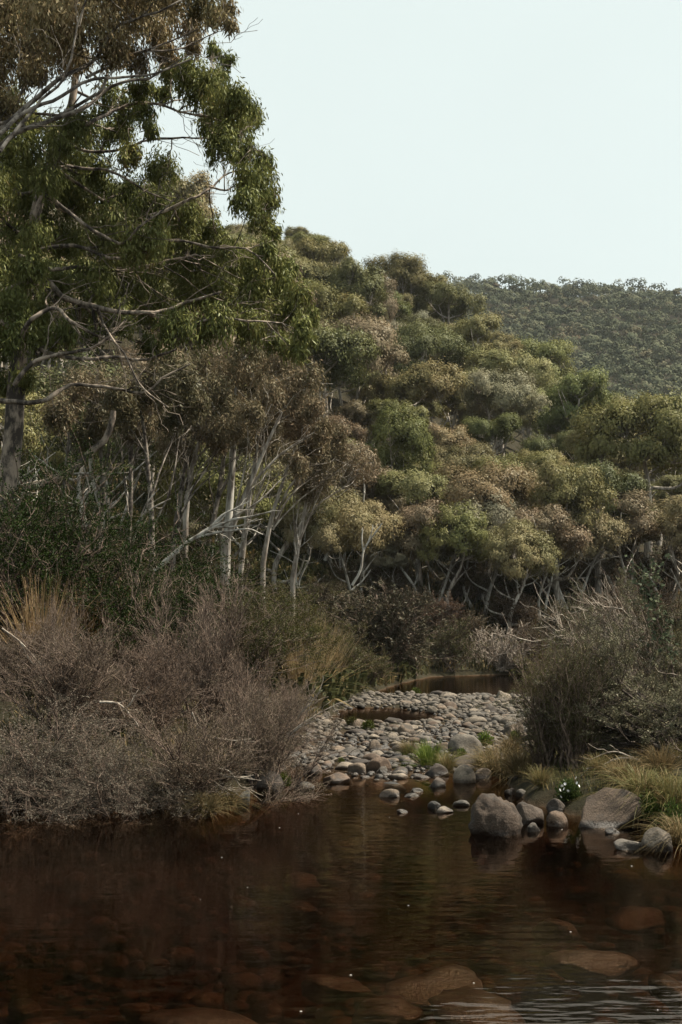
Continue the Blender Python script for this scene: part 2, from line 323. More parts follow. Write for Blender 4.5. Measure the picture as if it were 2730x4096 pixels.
# ------------------------------------------------------------------ object helpers
C = scene.collection
def link(name, mesh, parent=None, color=None):
    o = bpy.data.objects.new(name, mesh); C.objects.link(o)
    if parent is not None: o.parent = parent
    if color is not None: o.color = (*color, 1)
    return o
def tag(o, label, cat, group=None):
    o['label'] = label; o['category'] = cat
    if group: o['group'] = group
    return o
def empty(name, loc, rz=0.0, sc=1.0):
    o = bpy.data.objects.new(name, None); C.objects.link(o); o.empty_display_size = 0.2
    o.location = tuple(float(c) for c in loc); o.rotation_euler = (0, 0, rz)
    o.scale = (sc, sc, sc) if np.isscalar(sc) else tuple(sc)
    return o
def plant(name, parts, loc, rz, sc, label, cat, group=None):
    """parts: list of (name, mesh, colour)"""
    r = empty(name, loc, rz, sc); tag(r, label, cat, group)
    for n, m, c in parts: link(n, m, r, c)
    return r

# ------------------------------------------------------------------ ground and water
gv = np.stack([GX, GY, GZ], -1).reshape(-1, 3); nx_, ny_ = len(gx), len(gy)
ii = np.arange(nx_ * ny_).reshape(ny_, nx_)
gq = np.stack([ii[:-1, :-1], ii[:-1, 1:], ii[1:, 1:], ii[1:, :-1]], -1).reshape(-1, 4)
g = MB(); g.add(gv, gq, 0.5, True)
ground = link('ground', g.mesh('ground', ground_mat())); ground['kind'] = 'structure'; ground['label'] = 'brown forest floor and river bed rising to wooded hills'
def water_box():
    x0, x1, y0, y1, z0 = -39.5, 29.5, -29, 74.5, -1.6
    v = [(x0, y0, z0), (x1, y0, z0), (x1, y1, z0), (x0, y1, z0), (x0, y0, 0), (x1, y0, 0), (x1, y1, 0), (x0, y1, 0)]
    q = [(0, 3, 2, 1), (4, 5, 6, 7), (0, 1, 5, 4), (1, 2, 6, 5), (2, 3, 7, 6), (3, 0, 4, 7)]
    m = MB(); m.add(v, q, 0.5, False); return m.mesh('river_water', water_mat())
water = link('river_water', water_box()); water['kind'] = 'structure'; water['label'] = 'dark tannin-brown river water with faint ripples'

# ------------------------------------------------------------------ gum tree generator
def clump_foliage(fol, wood, centers, radii, att, attr_r, rng, nleaf, L, W, droop=0.5, squash=0.75, sub=11, spread=0.27, low=-0.35, voff=0.1, sides=4, scat=0.42, cc=None, lv=0.13, hang=0.0):
    """branches from attachment points to clumps, twigs to sub-clumps, leaves around the sub-clumps"""
    n = len(centers)
    base = centers - np.array([0, 0, 0.35]) * radii[:, None]
    s = np.linspace(0, 1, 7)[None, :, None]
    ctrl = att * 0.45 + base * 0.55; ctrl[:, 2] -= 0.12 * np.linalg.norm(base - att, axis=1)
    B = att[:, None] * (1 - s) ** 2 + 2 * ctrl[:, None] * s * (1 - s) + base[:, None] * s ** 2
    jit = np.cumsum(rng.normal(size=B.shape), 1) * 0.018 * np.linalg.norm(base - att, axis=1)[:, None, None]; jit -= jit[:, :1]
    B = B + jit; base = B[:, -1]
    tubes(wood, B, attr_r[:, None] * (1 - 0.62 * s[0, :, 0][None]), sides, np.clip(rng.normal(0.5, 0.15, n), 0, 1))
    m = n * sub; ci = np.repeat(np.arange(n), sub)
    d = rng.normal(size=(m, 3)); d = nrm(d); d[:, 2] = low + (1 - low) * rng.random(m) ** 0.85; xy = np.sqrt(np.maximum(0, 1 - d[:, 2] ** 2))
    ph = rng.random(m) * 2 * np.pi; d[:, 0] = xy * np.cos(ph); d[:, 1] = xy * np.sin(ph)
    sc_ = centers[ci] + d * radii[ci][:, None] * rng.uniform(0.6, 1.0, m)[:, None] * np.array([1, 1, squash])
    s = np.linspace(0, 1, 4)[None, :, None]; st = B[ci, rng.integers(4, 7, m)]
    cm = st * 0.5 + sc_ * 0.5; cm[:, 2] += rng.normal(0, 0.1, m) * radii[ci]
    T = st[:, None] * (1 - s) ** 2 + 2 * cm[:, None] * s * (1 - s) + sc_[:, None] * s ** 2
    tubes(wood, T, (attr_r[ci] * 0.4)[:, None] * (1 - 0.7 * s[0, :, 0][None]) , 3, np.clip(rng.normal(0.5, 0.2, m), 0, 1))
    k = rng.integers(0, m, nleaf)
    pr = radii[ci[k]] ** 2; keep = rng.random(nleaf) < (pr / pr.max()) ** 0.8; k = k[keep]; nl = len(k)
    rs = radii[ci[k]] * spread
    off = rng.normal(size=(nl, 3)) * np.array([1 - 0.25 * hang, 1 - 0.25 * hang, 0.75 + 0.5 * hang]); pos = sc_[k] + off * rs[:, None]
    cd = 0 if cc is None else nrm((pos - cc[0]) / cc[1]) * 0.45
    nor = nrm(d[k] * 0.6 + cd + nrm(off) * 0.45 + rng.normal(size=(nl, 3)) * scat); ld = rng.normal(size=(nl, 3)) * 0.6 + np.array([0, 0, -droop])
    if hang: nor = nrm(nor * np.array([1, 1, 1 - 0.35 * hang]))
    cv = rng.normal(0, voff, n); sv = rng.normal(0, 0.05, m)
    v = np.clip(0.45 + cv[ci[k]] + sv[k] + rng.normal(0, lv, nl), 0, 1)
    leaves(fol, pos, ld, L * rng.uniform(0.7, 1.25, nl), W * rng.uniform(0.7, 1.25, nl), rng, v, nor)

def attach(centers, limbs, limr, rng, upness=0.5):
    pts = np.concatenate(limbs); rr = np.concatenate(limr)
    d = np.linalg.norm(centers[:, None] - pts[None], axis=2) + upness * np.maximum(0, pts[None, :, 2] - centers[:, None, 2]) * 3
    d = d * rng.uniform(0.85, 1.15, d.shape); i = d.argmin(1)
    return pts[i], rr[i]

def gum(seed, Ht, R, nc, zc=0.68, rz=0.30, fork=0.38, stems=1, lean=0.12, nleaf=11000, L=0.32, W=0.10, rt=0.02, cr=(0.28, 0.42), droop=0.5, limbs=5, mat=None, bark=None, sub=11, low=-0.35, spread=0.27, squash=0.8, irr=0.0):
    rng = np.random.default_rng(seed); wood, fol = MB(), MB(); LM, LR = [], []
    la = rng.random() * 6.28
    for s_ in range(stems):
        a = la + s_ * 6.28 / stems + rng.normal(0, 0.3); sp_ = (0.10 * R if stems > 1 else 0)
        ln = lean * Ht * (1.0 if stems == 1 else 1.6)
        p0 = np.array([sp_ * math.cos(a), sp_ * math.sin(a), -0.4]); top = p0 + np.array([ln * math.cos(a), ln * math.sin(a), Ht * (zc + 0.12)])
        mid1 = p0 + (top - p0) * 0.33 + rng.normal(size=3) * 0.035 * Ht * np.array([1, 1, 0.1]); mid2 = p0 + (top - p0) * 0.66 + rng.normal(size=3) * 0.04 * Ht * np.array([1, 1, 0.1])
        T = spline([p0, mid1, mid2, top], 12); r0 = rt * Ht / math.sqrt(stems)
        RR = r0 * np.linspace(1.12, 0.3, 12)
        tubes(wood, T, RR, 7, 0.55); LM.append(T[3:]); LR.append(RR[3:] * 0.55)
        for k in range(max(2, limbs // stems)):
            t = rng.uniform(fork, 0.85); i = int(t * 11); az = k * 6.28 / max(2, limbs // stems) + rng.normal(0, 0.5)
            e = T[i] + np.array([math.cos(az), math.sin(az), 0]) * R * rng.uniform(0.5, 0.8) + np.array([0, 0, Ht * rng.uniform(0.12, 0.3)])
            e[2] = min(e[2], Ht * 0.92)
            m1 = T[i] * 0.5 + e * 0.5 + rng.normal(size=3) * 0.04 * Ht; m1[2] -= 0.03 * Ht
            Lb = spline([T[i], m1, e], 9); lr = RR[i] * 0.6 * np.linspace(1, 0.35, 9)
            tubes(wood, Lb, lr, 5, rng.uniform(0.35, 0.75)); LM.append(Lb[2:]); LR.append(lr[2:] * 0.6)
    cand = []; gap = rng.random() * 6.28
    cx0 = np.mean([l[-1] for l in LM], 0) * np.array([0.5, 0.5, 0])
    while len(cand) < nc:
        best, bd = None, -1
        for _ in range(12):
            d = rng.normal(size=3); d /= np.linalg.norm(d); d[2] = d[2] if d[2] > -0.45 else -d[2]
            if irr and d[2] < 0.55 and math.cos(math.atan2(d[1], d[0]) - gap) > 0.55: d[:2] *= -1
            d = d * (1 + irr * math.sin(3 * math.atan2(d[1], d[0]) + gap) * (1 - abs(d[2])))
            q = cx0 + np.array([0, 0, Ht * zc]) + d * np.array([R * 0.78, R * 0.78, Ht * rz * 0.85]) * rng.uniform(0.72, 1.0)
            dd = min([np.linalg.norm(q - c) for c in cand], default=9)
            if dd > bd: best, bd = q, dd
        cand.append(best)
    cen = np.array(cand); rad = R * rng.uniform(cr[0], cr[1], nc)
    at_, ar = attach(cen, LM, LR, rng)
    clump_foliage(fol, wood, cen, rad, at_, np.minimum(ar, 0.02 * Ht), rng, nleaf, L, W, droop, sub=sub, low=low, spread=spread, scat=0.27, voff=0.07, lv=0.07, squash=squash, cc=(cx0 + np.array([0, 0, Ht * (zc - 0.12)]), np.array([R, R, Ht * rz])))
    return wood.mesh('gum_wood', bark or M_bark), fol.mesh('gum_foliage', mat or M_leaf)

# ------------------------------------------------------------------ colours of crowns (base colour, word)
COL = {'olive': (0.172, 0.160, 0.066), 'khaki': (0.225, 0.188, 0.096), 'rust': (0.195, 0.150, 0.098), 'yellow': (0.235, 0.220, 0.092),
       'grey': (0.245, 0.226, 0.152), 'dark': (0.110, 0.110, 0.046), 'green': (0.145, 0.150, 0.054)}
WORD = {'olive': 'olive', 'khaki': 'khaki brown', 'rust': 'rusty brown', 'yellow': 'yellow green', 'grey': 'grey green', 'dark': 'dark green', 'green': 'mid green'}
ORD = ('first second third fourth fifth sixth seventh eighth ninth tenth eleventh twelfth thirteenth fourteenth fifteenth sixteenth seventeenth '
       'eighteenth nineteenth twentieth').split() + ['%dth' % i for i in range(21, 90)]

# hillside gums: list of crowns seen in the photograph (pixel centre, width, colour), then fillers
HV = [gum(100 + i, 9.0, r, nc, zc=z, rz=q, fork=f, stems=s, lean=l, nleaf=46000, L=0.20, W=0.095, limbs=lb, cr=c, mat=mt, sub=18, low=-0.3, spread=0.2, squash=0.85, rt=0.032, irr=0.35) for i, (r, nc, z, q, f, s, l, lb, c, mt) in enumerate([
    (4.0, 16, 0.73, 0.27, 0.24, 1, 0.10, 7, (0.17, 0.42), M_leaf), (4.3, 14, 0.75, 0.25, 0.28, 1, 0.18, 6, (0.18, 0.44), M_leaf),
    (3.8, 19, 0.71, 0.30, 0.22, 2, 0.12, 8, (0.16, 0.38), M_leaf), (4.4, 13, 0.80, 0.17, 0.30, 1, 0.16, 7, (0.18, 0.40), M_leaf),
    (4.2, 16, 0.74, 0.26, 0.24, 3, 0.12, 9, (0.17, 0.38), M_leaf_b), (3.6, 18, 0.66, 0.38, 0.24, 1, 0.08, 8, (0.18, 0.44), M_leaf)])]
FV = [gum(200 + i, 6.0, r, nc, zc=z, rz=q, fork=f, stems=s, lean=l, nleaf=30000, L=0.155, W=0.06, rt=0.024, limbs=lb, cr=c, mat=mt, bark=bk, droop=0.45, sub=16, low=-0.6, spread=0.22, squash=0.95, irr=0.25) for i, (r, nc, z, q, f, s, l, lb, c, mt, bk) in enumerate([
    (2.5, 16, 0.68, 0.29, 0.16, 2, 0.2, 8, (0.2, 0.34), M_leaf_b, M_white), (2.9, 18, 0.66, 0.31, 0.2, 1, 0.26, 7, (0.2, 0.36), M_leaf, M_bark),
    (2.3, 15, 0.68, 0.29, 0.2, 3, 0.16, 9, (0.2, 0.34), M_leaf_b, M_bark), (3.0, 19, 0.66, 0.31, 0.16, 2, 0.2, 8, (0.2, 0.36), M_leaf, M_white),
    (2.0, 18, 0.55, 0.44, 0.2, 1, 0.04, 8, (0.30, 0.46), M_leaf, M_bark), (2.7, 17, 0.70, 0.27, 0.2, 3, 0.2, 10, (0.18, 0.32), M_leaf_b, M_white)])]
SCOL = {'olive': (0.205, 0.178, 0.088), 'khaki': (0.235, 0.195, 0.108), 'grey': (0.25, 0.226, 0.155), 'rust': (0.205, 0.157, 0.102), 'green': (0.135, 0.14, 0.05)}
FR = [2.5, 2.9, 2.3, 3.0, 2.0, 2.7]
HVR = [4.0, 4.3, 3.8, 4.4, 4.2, 3.6]; HVZ = [0.73, 0.75, 0.71, 0.80, 0.74, 0.66]
def hp(zx, zy): return 250 + zx * 0.2759, 225 + zy * 0.2759
HL = []
for zx, zy, w, c in [(60, 60, 130, 'olive'), (165, 60, 110, 'olive'), (280, 95, 110, 'olive'), (430, 125, 150, 'dark'), (540, 165, 70, 'olive'), (600, 172, 70, 'dark'), (470, 205, 170, 'khaki'), (645, 245, 90, 'khaki'),
    (110, 150, 120, 'khaki'), (170, 200, 120, 'olive'), (270, 235, 120, 'khaki'), (375, 320, 110, 'grey'), (340, 385, 100, 'yellow'), (600, 290, 250, 'olive'), (680, 400, 100, 'green'), (840, 370, 190, 'olive'),
    (480, 440, 150, 'grey'), (680, 460, 170, 'rust'), (780, 465, 120, 'green'), (900, 500, 130, 'olive'), (1020, 495, 120, 'yellow'), (1200, 480, 140, 'khaki'), (1240, 555, 180, 'rust'), (1370, 565, 120, 'olive'),
    (430, 530, 150, 'green'), (1000, 610, 160, 'yellow'), (1115, 590, 120, 'yellow'), (860, 590, 130, 'olive'), (400, 610, 130, 'rust'), (610, 620, 110, 'khaki'), (735, 680, 130, 'rust'), (1410, 620, 150, 'dark'),
    (900, 700, 220, 'khaki'), (1310, 720, 190, 'yellow'), (1390, 780, 130, 'olive'), (1270, 880, 260, 'khaki'), (1070, 770, 150, 'grey'), (380, 740, 190, 'rust'), (510, 750, 150, 'green'), (330, 840, 200, 'rust'),
    (720, 850, 190, 'khaki'), (280, 930, 240, 'olive'), (530, 880, 150, 'green'), (770, 940, 230, 'khaki'), (960, 930, 160, 'olive'), (1050, 960, 170, 'khaki'), (1490, 770, 150, 'rust'), (1510, 900, 160, 'olive'),
    (1450, 680, 110, 'dark'), (560, 500, 110, 'khaki'), (520, 580, 100, 'olive'), (310, 290, 110, 'olive'), (470, 300, 100, 'green'), (760, 570, 90, 'dark'), (1150, 650, 110, 'olive'), (1180, 780, 120, 'dark'),
    (620, 720, 120, 'olive'), (440, 660, 110, 'khaki'), (1350, 960, 190, 'rust'), (1180, 980, 200, 'khaki'), (880, 800, 110, 'dark'), (1110, 880, 120, 'dark'), (1540, 1000, 160, 'khaki'), (600, 960, 150, 'olive'), (450, 990, 150, 'rust')]:
    px, py = hp(zx, zy); HL.append((px, py, w * 0.2759, c))
TREES = []          # (x, y, z, scale, variant, colour, listed)
trng = np.random.default_rng(5)
def solve_Y(px, py, zoff, y0=64, y1=236):
    ys = np.linspace(y0, y1, 500); r = ray(px, py); t = ys / r[1]
    f = Hg(r[0] * t, ys) + zoff - (CAMH + r[2] * t)
    k = np.where(f > 0)[0]
    return ys[k[0]] if len(k) else None
for px, py, w, c in HL:
    v = int(trng.choice([4, 4, 2])) if c == 'rust' else int(trng.choice([0, 1, 2, 3, 5]))
    sc = 1.0
    for _ in range(3):
        Y = solve_Y(px, py, HVZ[v] * 9 * sc)
        if Y is None: Y = 222
        sc = float(np.clip(w * mpp(Y) / (2 * HVR[v]) * 1.22, 0.6, 2.0))
    x = P(px, py, Y)[0]; TREES.append((x, Y, h1(x, Y), sc, v, c, True))
tries = 0; nfill = 0
while nfill < 215 and tries < 16000:
    tries += 1; small = False
    Y = math.sqrt(trng.uniform(44 ** 2, 232 ** 2)); px = trng.uniform(-25, 705); x = (px - CX) / FPX * Y
    if Y < (56 if px < 310 else 70) and px > 90: continue
    if Y > 226 and trng.random() < 0.5: continue
    sc = trng.uniform(0.8, (1.55 if px < 430 else 1.25) if Y < 185 else 1.05) * (0.72 + 0.28 * sstep(70, 110, Y)); z = h1(x, Y)
    if z < 0.9 or s1(x, Y) < (9 if px > 250 else 3.5): continue
    fpx, fpy = pix((x, Y, z + 6 * sc))
    if 195 < fpx < 335 and pix((x, Y, z + 11 * sc))[1] < 218: continue
    if min(math.hypot(x - t[0], (Y - t[1]) * 0.55) - (2.25 if 300 < px < 460 else 2.6) * (sc + t[3]) for t in TREES) < 0: continue
    c = str(trng.choice(['olive', 'khaki', 'rust', 'dark', 'green', 'grey', 'yellow'], p=[0.36, 0.26, 0.09, 0.13, 0.09, 0.05, 0.02]))
    if fpx < 330 and fpy > 340: c = str(trng.choice(['rust', 'dark', 'olive', 'rust']))
    v = int(trng.choice([4, 4, 2])) if c == 'rust' else int(trng.choice([0, 1, 2, 3, 5]))
    TREES.append((x, Y, z, sc, v if Y > 78 else 20 + (int(trng.choice([0, 2, 5])) if c == 'rust' else int(trng.choice([1, 3, 3, 1, 2]))), c, False)); nfill += 1
BANDS = [(300, 'along the ridge top'), (372, 'high on the wooded slope'), (440, 'halfway up the wooded slope'), (505, 'low on the wooded slope'), (2000, 'at the slope foot')]
rows = {}
for t in TREES:
    fpx, fpy = pix((t[0], t[1], t[2] + 6 * t[3])); b = [k for k, (lim, _) in enumerate(BANDS) if fpy < lim][0]
    rows.setdefault((b, t[5]), []).append((fpx, t))
for (b, c), lst in rows.items():
    lst.sort(key=lambda e: e[0])
    for k, (fpx, (x, Y, z, sc, v, cc, _)) in enumerate(lst):
        col = np.array(COL[c]) * trng.uniform(0.92, 1.38) * trng.uniform(0.93, 1.07, 3)
        n = len(lst)
        lab = 'gum tree with %s crown %s, %s' % (WORD[c], BANDS[b][1], ('the only one' if n == 1 else ORD[k] + ' from the left'))
        if v >= 20: mt_, sc = FV[v - 20], sc * 1.2
        else: mt_ = HV[v]
        plant('gum_tree', [('trunk', mt_[0], None), ('crown', mt_[1], col)], (x, Y, z), trng.random() * 6.28, (sc, sc, sc * trng.uniform(1.0, 1.28) * (0.8 if Y > 185 else 1.0)), lab, 'tree', 'gum trees on the wooded slope').rotation_euler.rotate_axis('X', trng.normal(0, 0.07))

# far wooded hill: one mass of small crowns
def far_wood():
    rng = np.random.default_rng(77); fol = MB(); pts = []; buf = np.zeros((1600, 4))
    for _ in range(40000):
        if len(pts) > 1500: break
        Y = math.sqrt(rng.uniform(300 ** 2, 668 ** 2)); px = rng.uniform(420, 705); x = (px - CX) / FPX * Y
        z = h1(x, Y)
        fx, fy = pix((x, Y, z + 7))
        if fy > 452 or fy < 250: continue
        r = rng.uniform(2.4, 4.8)
        n_ = len(pts); A = buf[:n_]
        if n_ and ((A[:, 0] - x) ** 2 + (A[:, 1] - Y) ** 2 < (0.74 * (A[:, 3] + r)) ** 2).any(): continue
        buf[n_] = (x, Y, z, r); pts.append(1)
    A = buf[:len(pts)]; n = len(A); ht = A[:, 3] * rng.uniform(1.7, 2.3, n)
    sub = 9; ci = np.repeat(np.arange(n), sub); m = n * sub
    d = nrm(rng.normal(size=(m, 3))); d[:, 2] = -0.35 + 1.35 * rng.random(m)
    sc_ = np.stack([A[ci, 0], A[ci, 1], A[ci, 2] + ht[ci] * 0.66], 1) + d * A[ci, 3][:, None] * np.array([0.78, 0.78, 0.6])
    k = np.repeat(np.arange(m), 20); nl = len(k)
    q = nrm(rng.normal(size=(nl, 3))); q[:, 2] = np.abs(q[:, 2]) * 0.9 - 0.15
    pos = sc_[k] + q * (A[ci[k], 3] * 0.36)[:, None]
    cv = rng.normal(0, 0.2, n)
    leaves(fol, pos, q * 0.3 + rng.normal(size=(nl, 3)) * 0.6 + np.array([0, 0, -0.35]), rng.uniform(0.7, 1.15, nl), rng.uniform(0.5, 0.8, nl), rng, np.clip(0.45 + cv[ci[k]] + rng.normal(0, 0.025, nl), 0, 1), nrm(q + d[k] * 0.9 + rng.normal(size=(nl, 3)) * 0.12))
    return fol.mesh('far_wood', M_far)
M_far = leaf_mat('far_leaves', brown=(0.13, 0.10, 0.065), brown_at=(0.6, 0.95), trans=0.05, gloss=0.0)
fw = link('distant_forest', far_wood(), None, (0.125, 0.132, 0.084)); fw['kind'] = 'stuff'; fw['label'] = 'grey green forest covering the distant hill under the sky'  # crown colour paled and cooled, painting in part of the distance haze

# ------------------------------------------------------------------ snow gums along the foot of the slope, placed one by one
def solve_base(px, py, y0=18, y1=150):
    ys = np.linspace(y0, y1, 700); r = ray(px, py); t = ys / r[1]; f = Hg(r[0] * t, ys) - (CAMH + r[2] * t)
    k = np.where((f > 0) & (s1(r[0] * t, ys) > 0.3))[0]
    return ys[k[0]] if len(k) else y1
for px, py, top, w, v, rz, c, lab in [
    (303, 604, 500, 74, 0, 0.4, 'khaki', 'snow gum with bright white trunk forking low above the pale grass'),
    (276, 596, 452, 120, 1, 5.9, 'olive', 'snow gum with grey trunk leaning right under a wide olive dome'),
    (384, 606, 540, 52, 2, 1.2, 'grey', 'small many-stemmed snow gum with a tufted grey-green top'),
    (428, 612, 500, 84, 0, 2.4, 'rust', 'brown-leaved snow gum with white forked limbs left of the pale dome'),
    (482, 612, 492, 112, 3, 0.2, 'grey', 'pale grey-green domed snow gum at the centre of the river flat'),
    (508, 636, 520, 92, 1, 0.5, 'olive', 'snow gum with dark crooked trunk closest to the far pool'),
    (540, 622, 505, 96, 5, 3.4, 'rust', 'russet snow gum with a fan of pale stems behind the crooked trunk'),
    (575, 612, 500, 104, 3, 1.7, 'khaki', 'khaki snow gum with pale fanned limbs above the twiggy right bush'),
    (622, 605, 488, 110, 5, 0.9, 'rust', 'brown many-stemmed snow gum above the tall right bush'),
    (668, 600, 495, 100, 2, 2.9, 'khaki', 'khaki snow gum cut by the right edge behind the bush'),
    (395, 560, 402, 72, 4, 0.5, 'green', 'columnar dark green gum tree rising behind the snow gums'),
    (340, 572, 440, 96, 5, 4.0, 'rust', 'rusty brown snow gum crown left of the columnar green tree'),
    (448, 580, 476, 80, 2, 5.0, 'khaki', 'khaki snow gum between the columnar tree and the pale dome'),
    (318, 560, 430, 92, 0, 5.4, 'rust', 'russet crowned gum high behind the leaning olive dome'),
    (360, 592, 520, 60, 2, 3.3, 'olive', 'slender olive snow gum behind the forked dead stem'),
    (545, 590, 470, 100, 3, 2.2, 'khaki', 'broad khaki snow gum upslope of the pale grey-green dome'),
    (600, 580, 462, 96, 0, 4.4, 'olive', 'olive snow gum upslope of the khaki one beside the right bush')]:
    Y = solve_base(px, py, 45, 130); x = P(px, py, Y)[0]; sc = w * mpp(Y) / (2 * FR[v]); hz = (py - top) * mpp(Y) / 6.0
    col = np.array(SCOL[c]) * trng.uniform(1.0, 1.25)
    plant('snow_gum', [('trunk', FV[v][0], None), ('crown', FV[v][1], col)], (x, Y, h1(x, Y)), rz, (sc, sc, hz), lab, 'tree', 'snow gums along the foot of the slope')

# ------------------------------------------------------------------ big gums on the left bank, limb by limb
def hero(name, seed, Y, base, trunk, trunk_r, limbs, clumps, nleaf, L, W, col, label, mat, bark, dY=2.2, droop=0.75, group=None, sub=9, spread=0.36, branch_r=0.055, low=-0.6, squash=0.85, twigs=0, lift=0.0):
    """trunk and limbs are polylines of (px, py[, dY]); clumps are (px, py, radius px)"""
    rng = np.random.default_rng(seed); wood, fol = MB(), MB(); LM, LR, LWS = [], [], [wood]
    if Y is None: Y = solve_base(base[0], base[1], 24, 90)
    bp = P(base[0], base[1], Y); bp[2] = h1(bp[0], bp[1]); u = mpp(Y)
    def pt(p, off=0.0): return P(p[0], p[1], Y + off + (p[2] if len(p) > 2 else 0)) - bp
    if trunk:
        T = spline([pt(p) for p in trunk], 22); T[0, 2] = min(T[0, 2], -0.3)
        RR = np.interp(np.linspace(0, 1, 22), np.linspace(0, 1, len(trunk_r)), trunk_r) * u
        tubes(wood, T, RR, 9, 0.55); LM.append(T[5:]); LR.append(RR[5:] * 0.5)
    for lb in limbs:
        r0, r1, off, pts = lb
        K = max(10, 3 * len(pts)); offs = lift + np.linspace(off[0], off[1], len(pts)) + rng.normal(0, 0.18, len(pts))
        Q = spline([pt(p, o) for p, o in zip(pts, offs)], K); Q += np.cumsum(rng.normal(size=Q.shape), 0) * 0.012
        rr = np.linspace(r0, r1 * 0.8, K) * u * 0.8; lw = MB(); LWS.append(lw); tubes(lw, Q, rr, 7, rng.uniform(0.45, 0.9)); LM.append(Q[2:]); LR.append(rr[2:] * 0.7)
    if twigs and LM:
        for Q, R, wood_ in zip(LM, LR, LWS):
            G, GR = grow(Q[None], R[None], twigs, rng, 0.15, 0.85, (0.5, 1.5), 0.5, 6, up=0.2, rs=0.5, rmin=0.006); tubes(wood_, G, GR, 4, rng.uniform(0.3, 0.8, twigs))
            G2, GR2 = grow(G, GR, twigs * 2, rng, 0.3, 1.0, (0.2, 0.6), 0.7, 5, up=0.1, rs=0.6, rmin=0.004); tubes(wood_, G2, GR2, 3, rng.uniform(0.3, 0.8, twigs * 2))
    clumps = [(c[0], c[1], c[2] * rng.uniform(0.85, 1.1)) + tuple(c[3:]) for c in clumps]
    cen = np.array([pt((c[0], c[1]), rng.uniform(-dY, dY) if len(c) < 4 else c[3]) for c in clumps]); rad = np.array([c[2] for c in clumps]) * u * 1.0
    at_, ar = attach(cen, LM, LR, rng, 0.2)
    clump_foliage(fol, wood, cen, rad, at_, np.minimum(ar, branch_r), rng, nleaf, L, W, droop, squash=squash, sub=sub, spread=spread, low=low, hang=1.0, scat=0.6)
    r = empty(name, bp); tag(r, label, 'tree', group)
    tk = link('trunk', wood.mesh(name + '_wood', bark), r)
    for lw in LWS[1:]: link('limb', lw.mesh(name + '_limb', bark), tk)
    link('crown', fol.mesh(name + '_foliage', mat), r, col)
    return r

UP = [(4.6, 2.0, (0, 1), [(-70, 215), (-30, 170), (0, 146), (17, 131), (52, 120), (87, 106), (107, 90), (125, 82), (150, 80)]),
      (3.6, 1.2, (-1, 0), [(-60, 190), (-25, 150), (0, 128), (22, 109), (57, 94), (83, 78), (118, 74), (144, 72), (165, 65), (189, 54)]),
      (4.2, 1.2, (0.5, -1), [(-60, 195), (-20, 150), (0, 126), (30, 96), (61, 72), (91, 57), (104, 41), (118, 22), (139, 16), (165, 8), (190, -4)]),
      (2.8, 1.0, (1, 1.5), [(-20, 160), (10, 110), (25, 70), (35, 40), (45, 10), (52, -20)]),
      (2.4, 1.0, (0.5, 0), [(52, 120), (70, 108), (100, 88), (112, 60), (150, 46), (175, 35), (200, 20)]),
      (2.4, 0.8, (-1, -1.5), [(0, 150), (40, 98), (60, 84), (72, 60), (80, 30), (95, -10)]),
      (2.0, 0.8, (0, 0.5), [(87, 78), (115, 66), (140, 52), (170, 50), (195, 40), (215, 30)])]
hero('brown_gum', 11, 27, (-75, 512), [(-75, 520), (-78, 440), (-76, 340), (-72, 260), (-66, 190), (-50, 120), (-40, 40), (-20, -30)], [12, 10, 9, 7, 5, 3], UP,
     [(-20, 10, 36), (15, 10, 30), (45, 25, 32), (75, 8, 30), (95, 30, 30), (125, 12, 28), (145, 35, 26), (165, 12, 24), (185, 30, 15), (20, 50, 26), (60, 52, 22), (110, 52, 18), (200, 8, 16), (216, 18, 12), (228, 8, 11),
      (232, 26, 8), (135, 60, 14), (165, 55, 12), (35, 75, 16), (-15, 60, 30), (-30, 110, 30), (8, 108, 16), (192, 45, 9), (30, -25, 36), (100, -25, 36), (160, -18, 28), (80, 62, 14)],
     120000, 0.13, 0.032, (0.25, 0.19, 0.10), 'tall gum with brown-tinged leaves and pale limbs filling the top left corner', M_leaf_b, M_bark_d, dY=2.0, droop=1.5, twigs=8, lift=-1.4)

